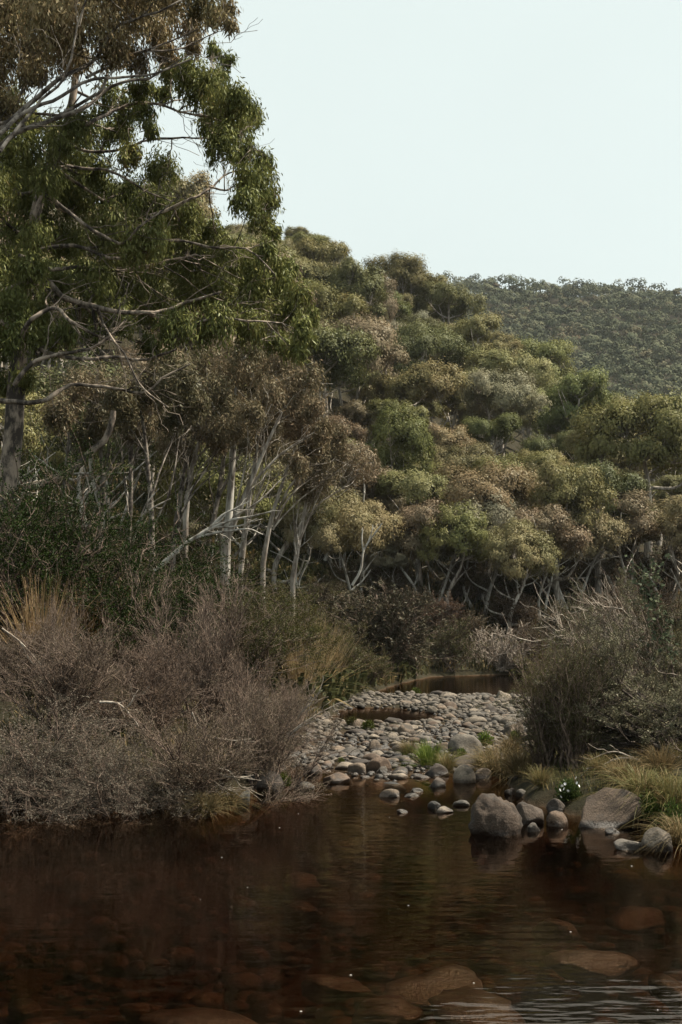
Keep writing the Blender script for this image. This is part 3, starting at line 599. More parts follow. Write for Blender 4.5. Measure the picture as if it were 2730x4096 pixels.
LOW = [(5.0, 1.8, (0, -0.5), [(-40, 300), (0, 294), (41, 278), (63, 296), (87, 306), (104, 310), (122, 314), (148, 315), (170, 311), (191, 303), (225, 292)]),
       (3.2, 1.6, (-1, -1), [(18, 345), (28, 319), (52, 306), (72, 322), (98, 334), (120, 340)]),
       (3.4, 1.6, (0, -1), [(-20, 305), (0, 322), (22, 335), (41, 350), (59, 357), (87, 360), (115, 357), (144, 359), (175, 350)]),
       (3.6, 1.2, (-0.5, -1), [(-30, 398), (0, 400), (37, 402), (65, 385), (94, 384), (120, 389), (139, 389), (161, 372), (185, 360)]),
       (3.0, 1.4, (-1, -1), [(16, 385), (39, 361), (61, 354), (91, 348), (111, 336), (128, 318)]),
       (1.8, 0.8, (-1.2, -1.2), [(98, 308), (104, 322), (113, 337), (128, 352), (139, 374), (152, 391), (174, 407)]),
       (2.8, 1.2, (0, 0.5), [(20, 255), (35, 262), (50, 270), (76, 268), (113, 270), (150, 262), (190, 255)]),
       (2.8, 1.2, (0, 1), [(70, 135), (91, 122), (118, 107), (139, 101), (165, 102), (185, 109), (209, 111), (228, 118)]),
       (2.4, 1.0, (1, 0), [(50, 160), (80, 165), (109, 168), (131, 178), (150, 190), (172, 200)]),
       (3.0, 1.0, (-0.5, -1), [(32, 215), (44, 196), (65, 211), (91, 228), (120, 242), (139, 226), (165, 207), (178, 196)]),
       (2.4, 0.8, (0.5, 1), [(150, 216), (172, 208), (191, 198), (209, 187), (226, 172), (245, 166)]),
       (1.4, 0.6, (0.5, 1), [(209, 187), (222, 190), (238, 182), (255, 178)]),
       (2.2, 1.0, (0.5, 0.5), [(60, 140), (85, 150), (120, 150), (150, 140), (190, 138), (225, 140)]),
       (2.6, 1.0, (0, 0), [(35, 250), (70, 245), (120, 258), (170, 240), (215, 248), (250, 250), (275, 275)]),
       (2.4, 1.0, (-0.5, -0.5), [(148, 315), (185, 325), (215, 318), (250, 322), (280, 325)])]
GREEN = [(22, 335, 15, -2.4), (30, 272, 17, -2.4), (36, 238, 14, -2.4), (46, 182, 15, -2.4), (58, 148, 12, -2.4), (10, 300, 18, -2.2), (12, 120, 18), (40, 125, 16), (75, 128, 14), (5, 95, 14), (140, 88, 10), (160, 92, 12), (150, 130, 8), (-10, 200, 26), (-12, 290, 26), (0, 385, 14), (45, 345, 14), (95, 335, 12), (310, 342, 8), (292, 352, 9), (270, 250, 10), (288, 268, 10), (300, 296, 10), (310, 318, 9), (176, 72, 14), (192, 82, 20), (207, 96, 20), (225, 105, 17), (240, 98, 12), (249, 116, 13), (235, 128, 20), (212, 124, 18), (222, 148, 18), (246, 156, 18), (263, 164, 13), (256, 184, 18), (268, 200, 11), (246, 204, 12), (262, 222, 13),
         (275, 232, 7), (228, 60, 7), (214, 50, 9), (222, 76, 8), (110, 108, 18), (140, 112, 14), (95, 132, 18), (122, 134, 14), (60, 150, 24), (22, 150, 24), (15, 185, 28), (55, 182, 24), (92, 168, 22), (128, 156, 14), (160, 172, 16), (80, 205, 24),
         (118, 198, 24), (152, 212, 22), (182, 218, 18), (28, 225, 25), (62, 240, 22), (108, 232, 24), (148, 245, 24), (185, 243, 20), (212, 232, 11), (18, 270, 25), (55, 288, 22), (92, 284, 22), (128, 275, 24), (165, 268, 24), (200, 264, 22),
         (225, 250, 13), (241, 262, 18), (262, 270, 20), (280, 286, 18), (256, 300, 22), (286, 310, 18), (300, 330, 12), (226, 300, 20), (190, 298, 20), (152, 306, 20), (120, 322, 16), (80, 318, 16), (38, 318, 18), (6, 345, 20), (180, 332, 18), (215, 328, 20),
         (250, 328, 17), (276, 344, 12), (300, 350, 7), (148, 345, 12), (-20, 250, 30), (-20, 330, 28), (60, 335, 14), (20, 375, 14)]
hero('green_gum', 12, 30, (6, 505), [(6, 512), (8, 480), (13, 440), (15, 400), (20, 350), (27, 290), (36, 210), (52, 160), (68, 122), (78, 60), (84, 0), (88, -40)], [11, 10, 9.5, 8.5, 7, 6, 5, 4.4, 3.4, 2.5, 1.6], LOW, GREEN,
     330000, 0.13, 0.034, (0.168, 0.176, 0.056), 'big gum with mottled trunk, twisting limbs and drooping green leaves at the left', M_leaf, M_bark_m, dY=2.4, droop=1.6, twigs=8, sub=12, lift=-1.7)

hero('sapling_gum', 13, 44, (226, 548), [(226, 552), (230, 500), (233, 450), (235, 400), (242, 355)], [4.2, 3.8, 3.2, 2.4, 1.2],
     [(1.6, 0.7, (0, 0.5), [(232, 440), (215, 410), (195, 385), (175, 372)]), (1.6, 0.7, (0, -0.5), [(234, 420), (255, 398), (280, 380), (305, 375)]), (1.2, 0.6, (0, 0), [(233, 430), (258, 415), (290, 405)])],
     [(232, 372, 22), (262, 386, 22), (292, 398, 18), (212, 392, 18), (276, 364, 18), (306, 380, 15), (245, 352, 16), (312, 405, 12), (190, 380, 18), (175, 368, 15), (215, 365, 18)], 30000, 0.14, 0.038, (0.19, 0.15, 0.09),
     'straight white-trunked gum with sparse grey-brown leaves beside the pale leaning stems', M_leaf_b, M_white, dY=1.5, twigs=6, low=-0.8)
hero('leaning_gum', 14, 42, (222, 545), [(222, 550), (238, 512), (254, 474), (268, 442), (282, 412)], [4.0, 3.4, 2.6, 1.8, 1.0],
     [(2.2, 0.7, (0, 0.6), [(246, 492), (262, 470), (285, 448), (312, 432)]), (1.8, 0.6, (0, -0.6), [(252, 480), (258, 450), (262, 428), (272, 405)]), (1.6, 0.6, (0, 0), [(236, 516), (262, 500), (284, 478), (306, 462)]), (1.4, 0.6, (0, 0), [(228, 535), (240, 490), (246, 450), (248, 420)])],
     [(300, 425, 14), (284, 408, 14), (318, 412, 12), (310, 446, 12), (270, 398, 12), (250, 415, 11), (300, 465, 10), (322, 432, 10)], 15000, 0.14, 0.038, (0.2, 0.155, 0.095), 'gum with several pale stems fanning to the right above the fallen white bough', M_leaf_b, M_bark, dY=1.2, twigs=9, low=-0.8)
hero('thin_gum', 15, 38, (152, 556), [(152, 562), (151, 505), (148, 470), (144, 430), (136, 395)], [3.4, 2.8, 2.3, 1.7, 1.0],
     [(1.6, 0.6, (0, 0.5), [(150, 500), (160, 468), (172, 440), (185, 410)]), (1.3, 0.6, (0, -0.5), [(147, 455), (130, 430), (112, 410)]), (1.5, 0.6, (0, 0.3), [(152, 530), (166, 500), (174, 470), (178, 440)])],
     [(120, 402, 18), (150, 392, 20), (176, 388, 18), (100, 420, 15), (138, 426, 14), (170, 420, 14), (190, 406, 15), (85, 440, 12), (60, 415, 14), (165, 365, 16)], 26000, 0.14, 0.037, (0.14, 0.12, 0.07), 'thin dark-stemmed gum with wispy dull leaves behind the green thicket', M_leaf_b, M_bark_d, dY=1.5, twigs=8, low=-0.8)
hero('forked_gum', 16, 46, (185, 520), [(185, 526), (190, 478), (200, 440), (213, 408), (222, 372)], [3.0, 2.6, 2.0, 1.4, 0.8],
     [(1.5, 0.6, (0, 0.5), [(190, 480), (182, 450), (170, 425), (165, 400)]), (1.5, 0.6, (0, -0.5), [(194, 462), (212, 440), (228, 425), (250, 410)]), (1.4, 0.6, (0, 0), [(188, 495), (205, 470), (218, 445), (225, 410)])],
     [(202, 430, 13), (216, 446, 12), (188, 452, 10), (225, 410, 14), (240, 430, 12), (165, 440, 10), (205, 395, 14), (255, 440, 12), (270, 425, 12)], 16000, 0.14, 0.038, (0.18, 0.14, 0.088), 'slender forked gum in front of the bare ochre soil', M_leaf_b, M_bark, dY=1.5, twigs=9, low=-0.8)

SR = np.random.default_rng(91)
for k, (bx, by, Y, lean, top, wd, lf, lab, bk) in enumerate([
    (98, 540, 40, 10, 400, 46, 1, 'thin grey gum stem above the leaning log', M_bark_d), (128, 545, 41, 4, 395, 50, 1, 'upright dark thin gum between the log and the dark thicket', M_bark_d),
    (172, 560, 43, 28, 420, 56, 2, 'dull thin gum leaning right across the ochre soil', M_bark_d), (204, 556, 47, 34, 410, 60, 1, 'greyish gum with fanned stems just left of the straight white trunk', M_bark_d),
    (262, 566, 47, 36, 440, 64, 2, 'pale many-stemmed gum right of the fallen bough', M_bark), (292, 580, 50, 22, 470, 54, 2, 'slim pale gum between the leaning stems and the olive dome', M_bark),
    (60, 530, 39, 16, 395, 50, 1, 'thin brown gum just right of the mottled trunk', M_bark_d), (240, 575, 52, 20, 430, 60, 2, 'greyish gum standing behind the straight white trunk', M_bark)]):
    lim, cl = [], []
    for j in range(6):
        f = SR.uniform(0.12, 0.6); x0 = bx + lean * f; y0 = by + (top - by) * f; e = SR.uniform(-0.35, 1.0) * wd; y1 = top + SR.uniform(-8, 30)
        lim.append((SR.uniform(0.9, 1.6), 0.5, (0, SR.uniform(-1, 1)), [(x0, y0), (x0 + (e + lean * 0.3) * 0.3 + SR.normal(0, 2), y0 + (y1 - y0) * 0.4), (x0 + e * 0.7 + lean * 0.3 + SR.normal(0, 2), y0 + (y1 - y0) * 0.75), (x0 + e + lean * 0.4, y1)]))
        cl.append((x0 + e + lean * 0.4, y1 - 4, SR.uniform(9, 15)))
        if lf > 1: cl.append((x0 + e * 0.7 + lean * 0.4 + SR.normal(0, 6), y1 + SR.uniform(-16, 8), SR.uniform(9, 15)))
    cl.append((bx + lean, top - 8, 14))
    hero('slender_gum', 500 + k, Y, (bx, by), [(bx, by + 4), (bx + lean * 0.25 + SR.normal(0, 2), by + (top - by) * 0.35), (bx + lean * 0.6 + SR.normal(0, 2), by + (top - by) * 0.7), (bx + lean, top)], [2.8, 2.3, 1.7, 1.0], lim, cl,
         7000 * lf, 0.13, 0.04, (0.19, 0.15, 0.092), lab, M_leaf_b, bk, dY=1.0, twigs=5, low=-0.8, group='slender gums on the left slope', branch_r=0.03)

# ------------------------------------------------------------------ shrubs
def shrub(seed, Hh, Wd, n0=9, n1=70, n2=700, nl=16000, L=0.022, W=0.008, spread=0.75, up=0.35, mat=None, bark=None, r0=0.014, droop=0.0, twl=(0.10, 0.28), bare=0.0, clus=0.0, stemv=0.5, bl=None, t0=0.25, rmin=0.0018, wind=(0, 0, 0)):
    rng = np.random.default_rng(seed); wood, fol = MB(), MB()
    az = rng.random(n0) * 6.28; el = np.clip(np.abs(rng.normal(0, spread, n0)), 0, 1.35)
    K = 8; s = np.linspace(0, 1, K)[None, :, None]
    d = np.stack([np.cos(az) * np.sin(el), np.sin(az) * np.sin(el), np.cos(el)], 1)
    ln = 0.78 * np.minimum(Hh / np.maximum(d[:, 2], 0.25), Wd * 0.5 / np.maximum(np.sin(el), 0.2)) * rng.uniform(0.75, 1.05, n0)
    b0 = np.stack([rng.normal(0, 0.07 * Wd, n0), rng.normal(0, 0.07 * Wd, n0), np.full(n0, -0.05)], 1)
    Q = b0[:, None] + d[:, None] * ln[:, None, None] * s + np.array([0, 0, 0.18 * Hh]) * s ** 2 * np.sin(el)[:, None, None] + np.asarray(wind)[None, None] * Hh * s ** 2
    j = np.cumsum(rng.normal(size=Q.shape) * 0.022 * Hh, 1); Q = Q + j - j[:, :1]
    R = r0 * Hh * np.linspace(1, 0.35, K)[None] * rng.uniform(0.7, 1.3, n0)[:, None]
    tubes(wood, Q, R, 5, rng.uniform(0.3, 0.7, n0))
    A, AR = grow(Q, R, n1, rng, t0, 1.0, (0.22 * Hh, 0.5 * Hh), 0.65, 6, up=up, rs=0.55, rmin=rmin * 1.6, bias=np.asarray(wind) * 0.8); tubes(wood, A, AR, 4, rng.uniform(0.3, 0.8, n1))
    B, BR = grow(A, AR, n2, rng, 0.2, 1.0, (twl[0] * Hh, twl[1] * Hh), 0.6, 5, up=up * 0.8, bend=(0, 0, -droop), rs=0.6, rmin=rmin, bias=np.asarray(wind) * 0.6); tubes(wood, B, BR, 3, rng.uniform(0.25, 0.9, n2))
    if nl:
        tv = rng.normal(0, 0.09, n2); ok = rng.random(n2) >= bare; ids = np.where(ok)[0]
        i = ids[rng.integers(0, len(ids), nl)]; t = rng.uniform(0.15, 1, nl) ** (1 / (1 + clus)) * 4; jj = np.minimum(t.astype(int), 3); f = (t - jj)[:, None]
        pos = B[i, jj] * (1 - f) + B[i, jj + 1] * f + rng.normal(size=(nl, 3)) * (0.006 + 0.008 * Hh) * (1 if bl is None else bl)
        tan = nrm(B[i, jj + 1] - B[i, jj])
        leaves(fol, pos, tan * 0.7 + rng.normal(size=(nl, 3)) * 0.55 + np.array([0, 0, -droop]), L * rng.uniform(0.7, 1.3, nl), W * rng.uniform(0.7, 1.3, nl), rng, np.clip(0.45 + tv[i] + rng.normal(0, 0.15, nl), 0, 1))
    return wood.mesh('shrub_wood', bark or M_twig), (fol.mesh('shrub_foliage', mat or M_shrub) if nl else None)
def put_shrub(name, v, px, py, Y, w, h, rz, col, label, base_w, base_h, cat='shrub', group=None, z=None, tilt=None):
    p = P(px, py, Y); zz = h1(p[0], p[1]) if z is None else z
    sx = w * mpp(Y) / base_w; sz = h * mpp(Y) / base_h * (0.8 if name == 'river_shrub' else 1.0)
    parts = [('branches', v[0], None)] + ([('foliage', v[1], col)] if v[1] else [])
    o = plant(name, parts, (p[0], p[1], zz), rz, (sx, sx, sz), label, cat, group)
    if tilt: o.rotation_euler = (tilt[0], tilt[1], rz)
    return o
# near tea-tree scrub, two metres tall
SA = shrub(301, 2.0, 2.6, 12, 120, 1700, 36000, 0.028, 0.012, 0.75, 0.35, rmin=0.003, r0=0.018, clus=0.8, bare=0.2)
SB = shrub(302, 2.0, 2.4, 9, 120, 1900, 26000, 0.024, 0.010, 0.75, 0.3, rmin=0.0034, r0=0.018, clus=0.8, bare=0.3)
SC_ = shrub(303, 2.0, 2.2, 9, 130, 1900, 14000, 0.022, 0.009, 0.6, 0.4, rmin=0.004, r0=0.018)
SD = shrub(304, 2.0, 3.0, 18, 190, 2000, 46000, 0.030, 0.013, 1.05, 0.02, droop=0.12, clus=1.0, bare=0.15, rmin=0.0022)
GB = (0.145, 0.113, 0.08); GR_ = (0.155, 0.132, 0.105); RB = (0.16, 0.108, 0.078)
gl_ = 'tea-tree scrub on the left bank'
for nm, v, bw, px, pyb, Y, w, h, rz, col, lab in [
    ('tea_tree_shrub', SD, 3.0, 14, 800, 14.2, 210, 118, 0.3, GR_, 'grey leafy shrub overhanging the water at the left edge'),
    ('tea_tree_shrub', SD, 3.0, 122, 800, 14.3, 180, 100, 2.4, GR_, 'low spreading grey shrub hanging over the dark water near the left corner'),
    ('tea_tree_shrub', SA, 2.6, 195, 795, 14.7, 170, 105, 4.1, GB, 'grey-brown bush leaning over the tilted stone at the waterline'),
    ('tea_tree_shrub', SA, 2.6, 262, 775, 16.2, 120, 98, 0.9, GB, 'brown bush at the point where the left bank meets the cobbles'),
    ('tea_tree_shrub', SB, 2.4, 60, 760, 16.6, 150, 96, 1.2, GB, 'brown twiggy shrub behind the grey one at the left edge'),
    ('tea_tree_shrub', SB, 2.4, 150, 760, 17.0, 140, 98, 3.3, RB, 'reddish-brown twiggy shrub in the middle of the left thicket'),
    ('tea_tree_shrub', SC_, 2.2, 205, 745, 18.0, 110, 142, 0.2, GR_, 'tallest twiggy shrub with pale upright twigs in the left thicket'),
    ('tea_tree_shrub', SB, 2.4, 272, 745, 18.5, 100, 76, 5.2, RB, 'russet fine-twigged shrub at the right end of the left thicket'),
    ('tea_tree_shrub', SB, 2.4, 5, 735, 18.5, 130, 62, 2.0, GB, 'olive-brown scrub higher on the bank at the left edge'),
    ('tea_tree_shrub', SA, 2.6, 95, 730, 19.5, 130, 52, 3.0, GB, 'brown scrub below the dry russet grass on the left bank'),
    ('tea_tree_shrub', SA, 2.6, 240, 728, 20.5, 110, 66, 1.9, RB, 'brown shrub between the pale-twigged one and the straw grass'),
    ('tea_tree_shrub', SC_, 2.2, 52, 690, 19.0, 50, 92, 2.8, GR_, 'wispy shrub with upright feathery tips against the dark thicket'),
    ('tea_tree_shrub', SB, 2.4, 280, 722, 21.5, 80, 44, 3.0, GB, 'dull brown shrub just above the straggling white twigs')]:
    put_shrub(nm, v, px, pyb, Y, w, h * 0.93, rz, col, lab, bw, 2.0, group=gl_)
# dense dark green thicket behind
TG = shrub(311, 3.0, 3.2, 12, 120, 1000, 42000, 0.05, 0.021, 0.8, 0.3, mat=M_green, rmin=0.004, clus=1.0)
TH = shrub(312, 3.0, 3.0, 12, 120, 1000, 34000, 0.046, 0.018, 0.7, 0.4, mat=M_green, rmin=0.004, clus=0.6)
for v, bw, px, pyb, Y, w, h, rz, col, lab in [
    (TG, 3.2, 20, 612, 24, 190, 162, 0.2, (0.027, 0.044, 0.011), 'dense dark green bush under the mottled trunk at the left edge'),
    (TG, 3.2, 100, 616, 24.5, 190, 150, 2.2, (0.025, 0.041, 0.010), 'dense dark green bush in the middle of the shaded thicket'),
    (TH, 3.0, 165, 612, 26, 120, 112, 1.0, (0.036, 0.056, 0.014), 'dark green bush below the fallen white bough'),
    (TH, 3.0, 235, 612, 31, 130, 92, 4.0, (0.065, 0.07, 0.024), 'olive green bush below the leaning pale stems'),
    (TH, 3.0, 195, 625, 28, 110, 100, 0.6, (0.07, 0.05, 0.025), 'shadowy brown-green bush right of the dark thicket'),
    (TG, 3.2, 272, 632, 33, 100, 80, 5.0, (0.085, 0.082, 0.026), 'yellowish olive bush above the straw grass'),
    (TH, 3.0, 60, 520, 31, 150, 70, 2.0, (0.045, 0.055, 0.02), 'dark bush behind the fallen log on the left slope'),
    (TH, 3.0, 110, 540, 37, 130, 70, 0.3, (0.07, 0.07, 0.028), 'dim olive bush right of the leaning log'), (TG, 3.2, 205, 560, 42, 120, 66, 1.3, (0.08, 0.075, 0.03), 'drab bush at the feet of the fanned stems'),
    (TH, 3.0, 262, 580, 44, 120, 60, 2.3, (0.09, 0.085, 0.035), 'olive-brown bush below the pale many-stemmed gum'), (TG, 3.2, 30, 500, 38, 120, 60, 4.3, (0.07, 0.07, 0.028), 'dim bush right behind the mottled trunk'),
    (TH, 3.0, 310, 600, 50, 110, 54, 3.3, (0.10, 0.092, 0.04), 'olive bush left of the leaning grey trunk'), (TG, 3.2, 150, 510, 46, 150, 70, 5.3, (0.07, 0.066, 0.028), 'shadowed bush upslope of the ochre soil'),
    (TG, 3.2, 160, 540, 40, 120, 60, 3.0, (0.06, 0.062, 0.024), 'green bush at the lower edge of the ochre soil')]:
    put_shrub('thicket_bush', v, px, pyb, Y, w, h, rz, col, lab, bw, 3.0, cat='bush', group='dense green bushes under the big gums')
# scrub on the far banks of the pool
FA = shrub(321, 2.0, 2.8, 12, 110, 800, 15000, 0.09, 0.034, 0.8, 0.3, rmin=0.006, r0=0.016, clus=0.5)
FB = shrub(322, 2.0, 2.6, 12, 110, 900, 12000, 0.08, 0.03, 0.6, 0.45, rmin=0.007, clus=0.5)
FC = shrub(323, 2.0, 2.4, 14, 120, 1000, 4000, 0.07, 0.025, 0.8, 0.3, bark=M_twig_p, rmin=0.009)
for v, bw, px, py, w, h, rz, col, lab in [
    (FA, 2.8, 380, 674, 124, 84, 0.2, (0.10, 0.088, 0.06), 'large grey-purple bush overhanging the far pool'),
    (FA, 2.8, 340, 640, 80, 50, 1.9, (0.105, 0.088, 0.055), 'grey bush behind the large one on the far bank'),
    (FB, 2.6, 412, 680, 66, 50, 0.7, (0.085, 0.08, 0.04), 'grey-green bush at the waterline under the large grey-purple one'),
    (FA, 2.8, 340, 684, 60, 40, 3.1, (0.10, 0.10, 0.042), 'olive bush sloping to the cobbles right of the straw grass'),
    (FB, 2.6, 368, 686, 46, 34, 4.1, (0.115, 0.112, 0.04), 'light green heath clump on the near edge of the far pool'),
    (FB, 2.6, 315, 690, 50, 36, 2.1, (0.06, 0.062, 0.028), 'dark bush behind the straggling white twigs'),
    (FB, 2.6, 448, 679, 60, 50, 5.0, (0.095, 0.095, 0.038), 'olive heath bush on the far shore beside the pale dead one'),
    (FC, 2.4, 500, 679, 66, 52, 0.4, (0.17, 0.12, 0.09), 'pale pinkish dead-looking bush on the far shore'),
    (FB, 2.6, 535, 679, 60, 46, 1.4, (0.105, 0.078, 0.05), 'brown bush right of the pale dead one on the far shore'),
    (FA, 2.8, 470, 655, 70, 40, 2.2, (0.11, 0.085, 0.055), 'grey-brown bush uphill of the pale dead one'),
    (FB, 2.6, 440, 636, 60, 40, 2.7, (0.12, 0.07, 0.045), 'reddish-brown bush under the brown-leaved snow gum'),
    (FB, 2.6, 520, 632, 66, 40, 0.9, (0.10, 0.07, 0.045), 'russet bush at the foot of the crooked snow gum'),
    (FA, 2.8, 560, 645, 66, 40, 5.2, (0.08, 0.068, 0.038), 'dull bush half hidden by the right bank shrubs'),
    (FB, 2.6, 600, 640, 70, 46, 3.2, (0.11, 0.078, 0.05), 'brown bush seen past the bare grey twigs'),
    (FA, 2.8, 412, 622, 60, 34, 3.9, (0.09, 0.07, 0.045), 'brown bush below the small many-stemmed snow gum'),
    (FA, 2.8, 285, 622, 60, 40, 1.1, (0.09, 0.085, 0.035), 'olive bush left of the white forked trunk'),
    (FB, 2.6, 330, 612, 56, 34, 1.5, (0.10, 0.085, 0.05), 'drab bush right of the white forked trunk'),
    (FB, 2.6, 395, 606, 60, 44, 0.3, (0.14, 0.11, 0.07), 'brown scrub behind the small many-stemmed snow gum'), (FA, 2.8, 462, 602, 70, 42, 1.3, (0.15, 0.12, 0.075), 'brown scrub left of the pale dome trunk'),
    (FB, 2.6, 500, 600, 60, 40, 2.3, (0.13, 0.115, 0.06), 'olive scrub right of the pale dome trunk'), (FA, 2.8, 548, 598, 70, 44, 3.3, (0.15, 0.11, 0.07), 'russet scrub among the fanned pale stems'), (FB, 2.6, 590, 592, 66, 42, 4.3, (0.14, 0.12, 0.065), 'olive scrub under the khaki fanned limbs'),
    (FA, 2.8, 630, 588, 70, 44, 5.3, (0.14, 0.105, 0.065), 'brown scrub under the many-stemmed gum at the right'), (FB, 2.6, 355, 600, 56, 38, 0.9, (0.13, 0.11, 0.06), 'drab scrub behind the dead white sapling'), (FA, 2.8, 672, 590, 66, 46, 1.7, (0.14, 0.11, 0.07), 'brown scrub at the right edge below the gums'),
    (FB, 2.6, 645, 630, 70, 46, 3.6, (0.10, 0.07, 0.045), 'brown bush beyond the sapling with round leaves')]:
    Y = solve_base(px, py, 40, 110) if py > 640 else solve_base(px, py, 50, 120)
    put_shrub('river_shrub', v, px, py, Y, w, h, rz, col, lab, bw, 2.0, group='scrub around the far pool')
# right bank
RA = shrub(331, 2.2, 2.6, 7, 90, 1100, 40000, 0.032, 0.014, 0.75, 0.15, bark=M_twig_d, rmin=0.003, r0=0.02, clus=2.2, bare=0.35, wind=(-0.25, 0, 0), twl=(0.07, 0.2), t0=0.12)
RB_ = shrub(332, 1.4, 0.8, 26, 130, 1100, 16000, 0.03, 0.007, 0.24, 0.9, mat=M_green, rmin=0.002, t0=0.03)
RC = shrub(333, 1.5, 2.0, 6, 60, 650, 5000, 0.026, 0.011, 0.7, 0.25, bark=M_twig_p, rmin=0.003, wind=(-0.45, 0, 0))
RD = shrub(334, 1.8, 1.8, 12, 110, 1000, 32000, 0.026, 0.012, 0.55, 0.5, rmin=0.0026)
for nm, v, bw, bh, px, Y, w, h, rz, col, lab in [
    ('bank_shrub', RA, 2.6, 2.2, 664, 16.3, 180, 128, 0.0, (0.20, 0.185, 0.12), 'large olive-grey shrub with dark twisting stems on the right bank'),
    ('bank_shrub', RA, 2.6, 2.2, 628, 16.9, 140, 105, 0.5, (0.18, 0.172, 0.10), 'low olive-grey shrub over the dark hollow on the right bank'),
    ('upright_heath', RB_, 0.8, 1.4, 544, 16.6, 62, 96, 0.0, (0.125, 0.122, 0.04), 'upright dark green heath bush at the edge of the cobbles'),
    ('upright_heath', RB_, 0.8, 1.4, 575, 16.2, 62, 108, 1.7, (0.09, 0.09, 0.034), 'darker upright heath bush beside the white flowers'),
    ('bank_shrub', RD, 1.8, 1.8, 588, 19.0, 84, 118, 0.8, (0.19, 0.185, 0.115), 'grey-green bush behind the upright heath on the right bank'),
    ('bank_shrub', RD, 1.8, 1.8, 566, 21.0, 60, 88, 2.8, (0.11, 0.07, 0.045), 'russet bush screening the right end of the far pool'),
    ('bank_shrub', RD, 1.8, 1.8, 622, 20.0, 110, 128, 4.2, (0.115, 0.085, 0.055), 'tall russet bush behind the bare grey twigs'),
    ('bare_shrub', RC, 2.0, 1.5, 640, 17.3, 150, 165, 0.0, (0.14, 0.12, 0.09), 'bare grey twigs fanning to the left above the right shrub'),
    ('bank_shrub', RA, 2.6, 2.2, 692, 17.5, 140, 150, 1.0, (0.16, 0.15, 0.09), 'tall dark shrub cut off by the right edge')]:
    p = P(px, 780, Y); put_shrub(nm, v, px, 780, Y, w, h, rz, col, lab, bw, bh, cat='shrub', group='shrubs on the right bank')
# sapling with round juvenile leaves
def sapling():
    rng = np.random.default_rng(41); wood, fol = MB(), MB()
    bp = P(672, 760, 16.9); bp[2] = h1(bp[0], bp[1]); pts = [bp - bp + np.array([0, 0, -0.05])] + [P(a, b, 16.9) - bp for a, b in [(676, 700), (668, 650), (655, 615), (648, 585)]]
    T = spline(pts, 12)[None]; R = np.linspace(0.02, 0.005, 12)[None]; tubes(wood, T, R, 6, 0.5)
    A, AR = grow(T, R, 34, rng, 0.45, 1.0, (0.2, 0.55), 0.6, 6, up=0.4, rs=0.5, rmin=0.003); tubes(wood, A, AR, 4, 0.5)
    i = rng.integers(0, 34, 700); j = rng.integers(1, 6, 700); pos = A[i, j] + rng.normal(size=(700, 3)) * 0.02
    leaves(fol, pos, rng.normal(size=(700, 3)), 0.05 * rng.uniform(0.6, 1.3, 700), 0.042 * rng.uniform(0.7, 1.2, 700), rng, np.clip(rng.normal(0.45, 0.2, 700), 0, 1))
    return bp, wood.mesh('sapling_wood', M_twig), fol.mesh('sapling_foliage', M_green)
bp, w_, f_ = sapling()
plant('young_gum', [('stem', w_, None), ('foliage', f_, (0.12, 0.14, 0.085))], bp, 0, 1, 'young gum sapling with round grey-green leaves at the upper right', 'sapling')

# ------------------------------------------------------------------ dead wood
def dead(name, Y, polys, label, mat, cat='dead branch', seed=1, twigs=0, sides=7):
    rng = np.random.default_rng(seed); wood = MB(); f = polys[0][2][0]; bp = P(f[0], f[1], Y); u = mpp(Y); Ls, Rs = [], []
    for r0, r1, pts in polys:
        K = max(8, 4 * len(pts)); Q = spline([P(p[0], p[1], Y + (p[2] if len(p) > 2 else 0)) - bp for p in pts], K); R = np.linspace(r0, r1, K) * u
        Q = Q + np.cumsum(rng.normal(size=Q.shape), 0) * 0.15 * u; tubes(wood, Q, R, sides, 0.55); Ls.append(Q); Rs.append(R)
    if twigs:
        for Q, R in zip(Ls, Rs):
            G, GR = grow(Q[None], R[None], twigs, rng, 0.3, 1, (6 * u, 22 * u), 0.5, 5, rs=0.5, rmin=0.25 * u); tubes(wood, G, GR, 4, 0.5)
    return tag(link(name, wood.mesh(name, mat)), label, cat), bp
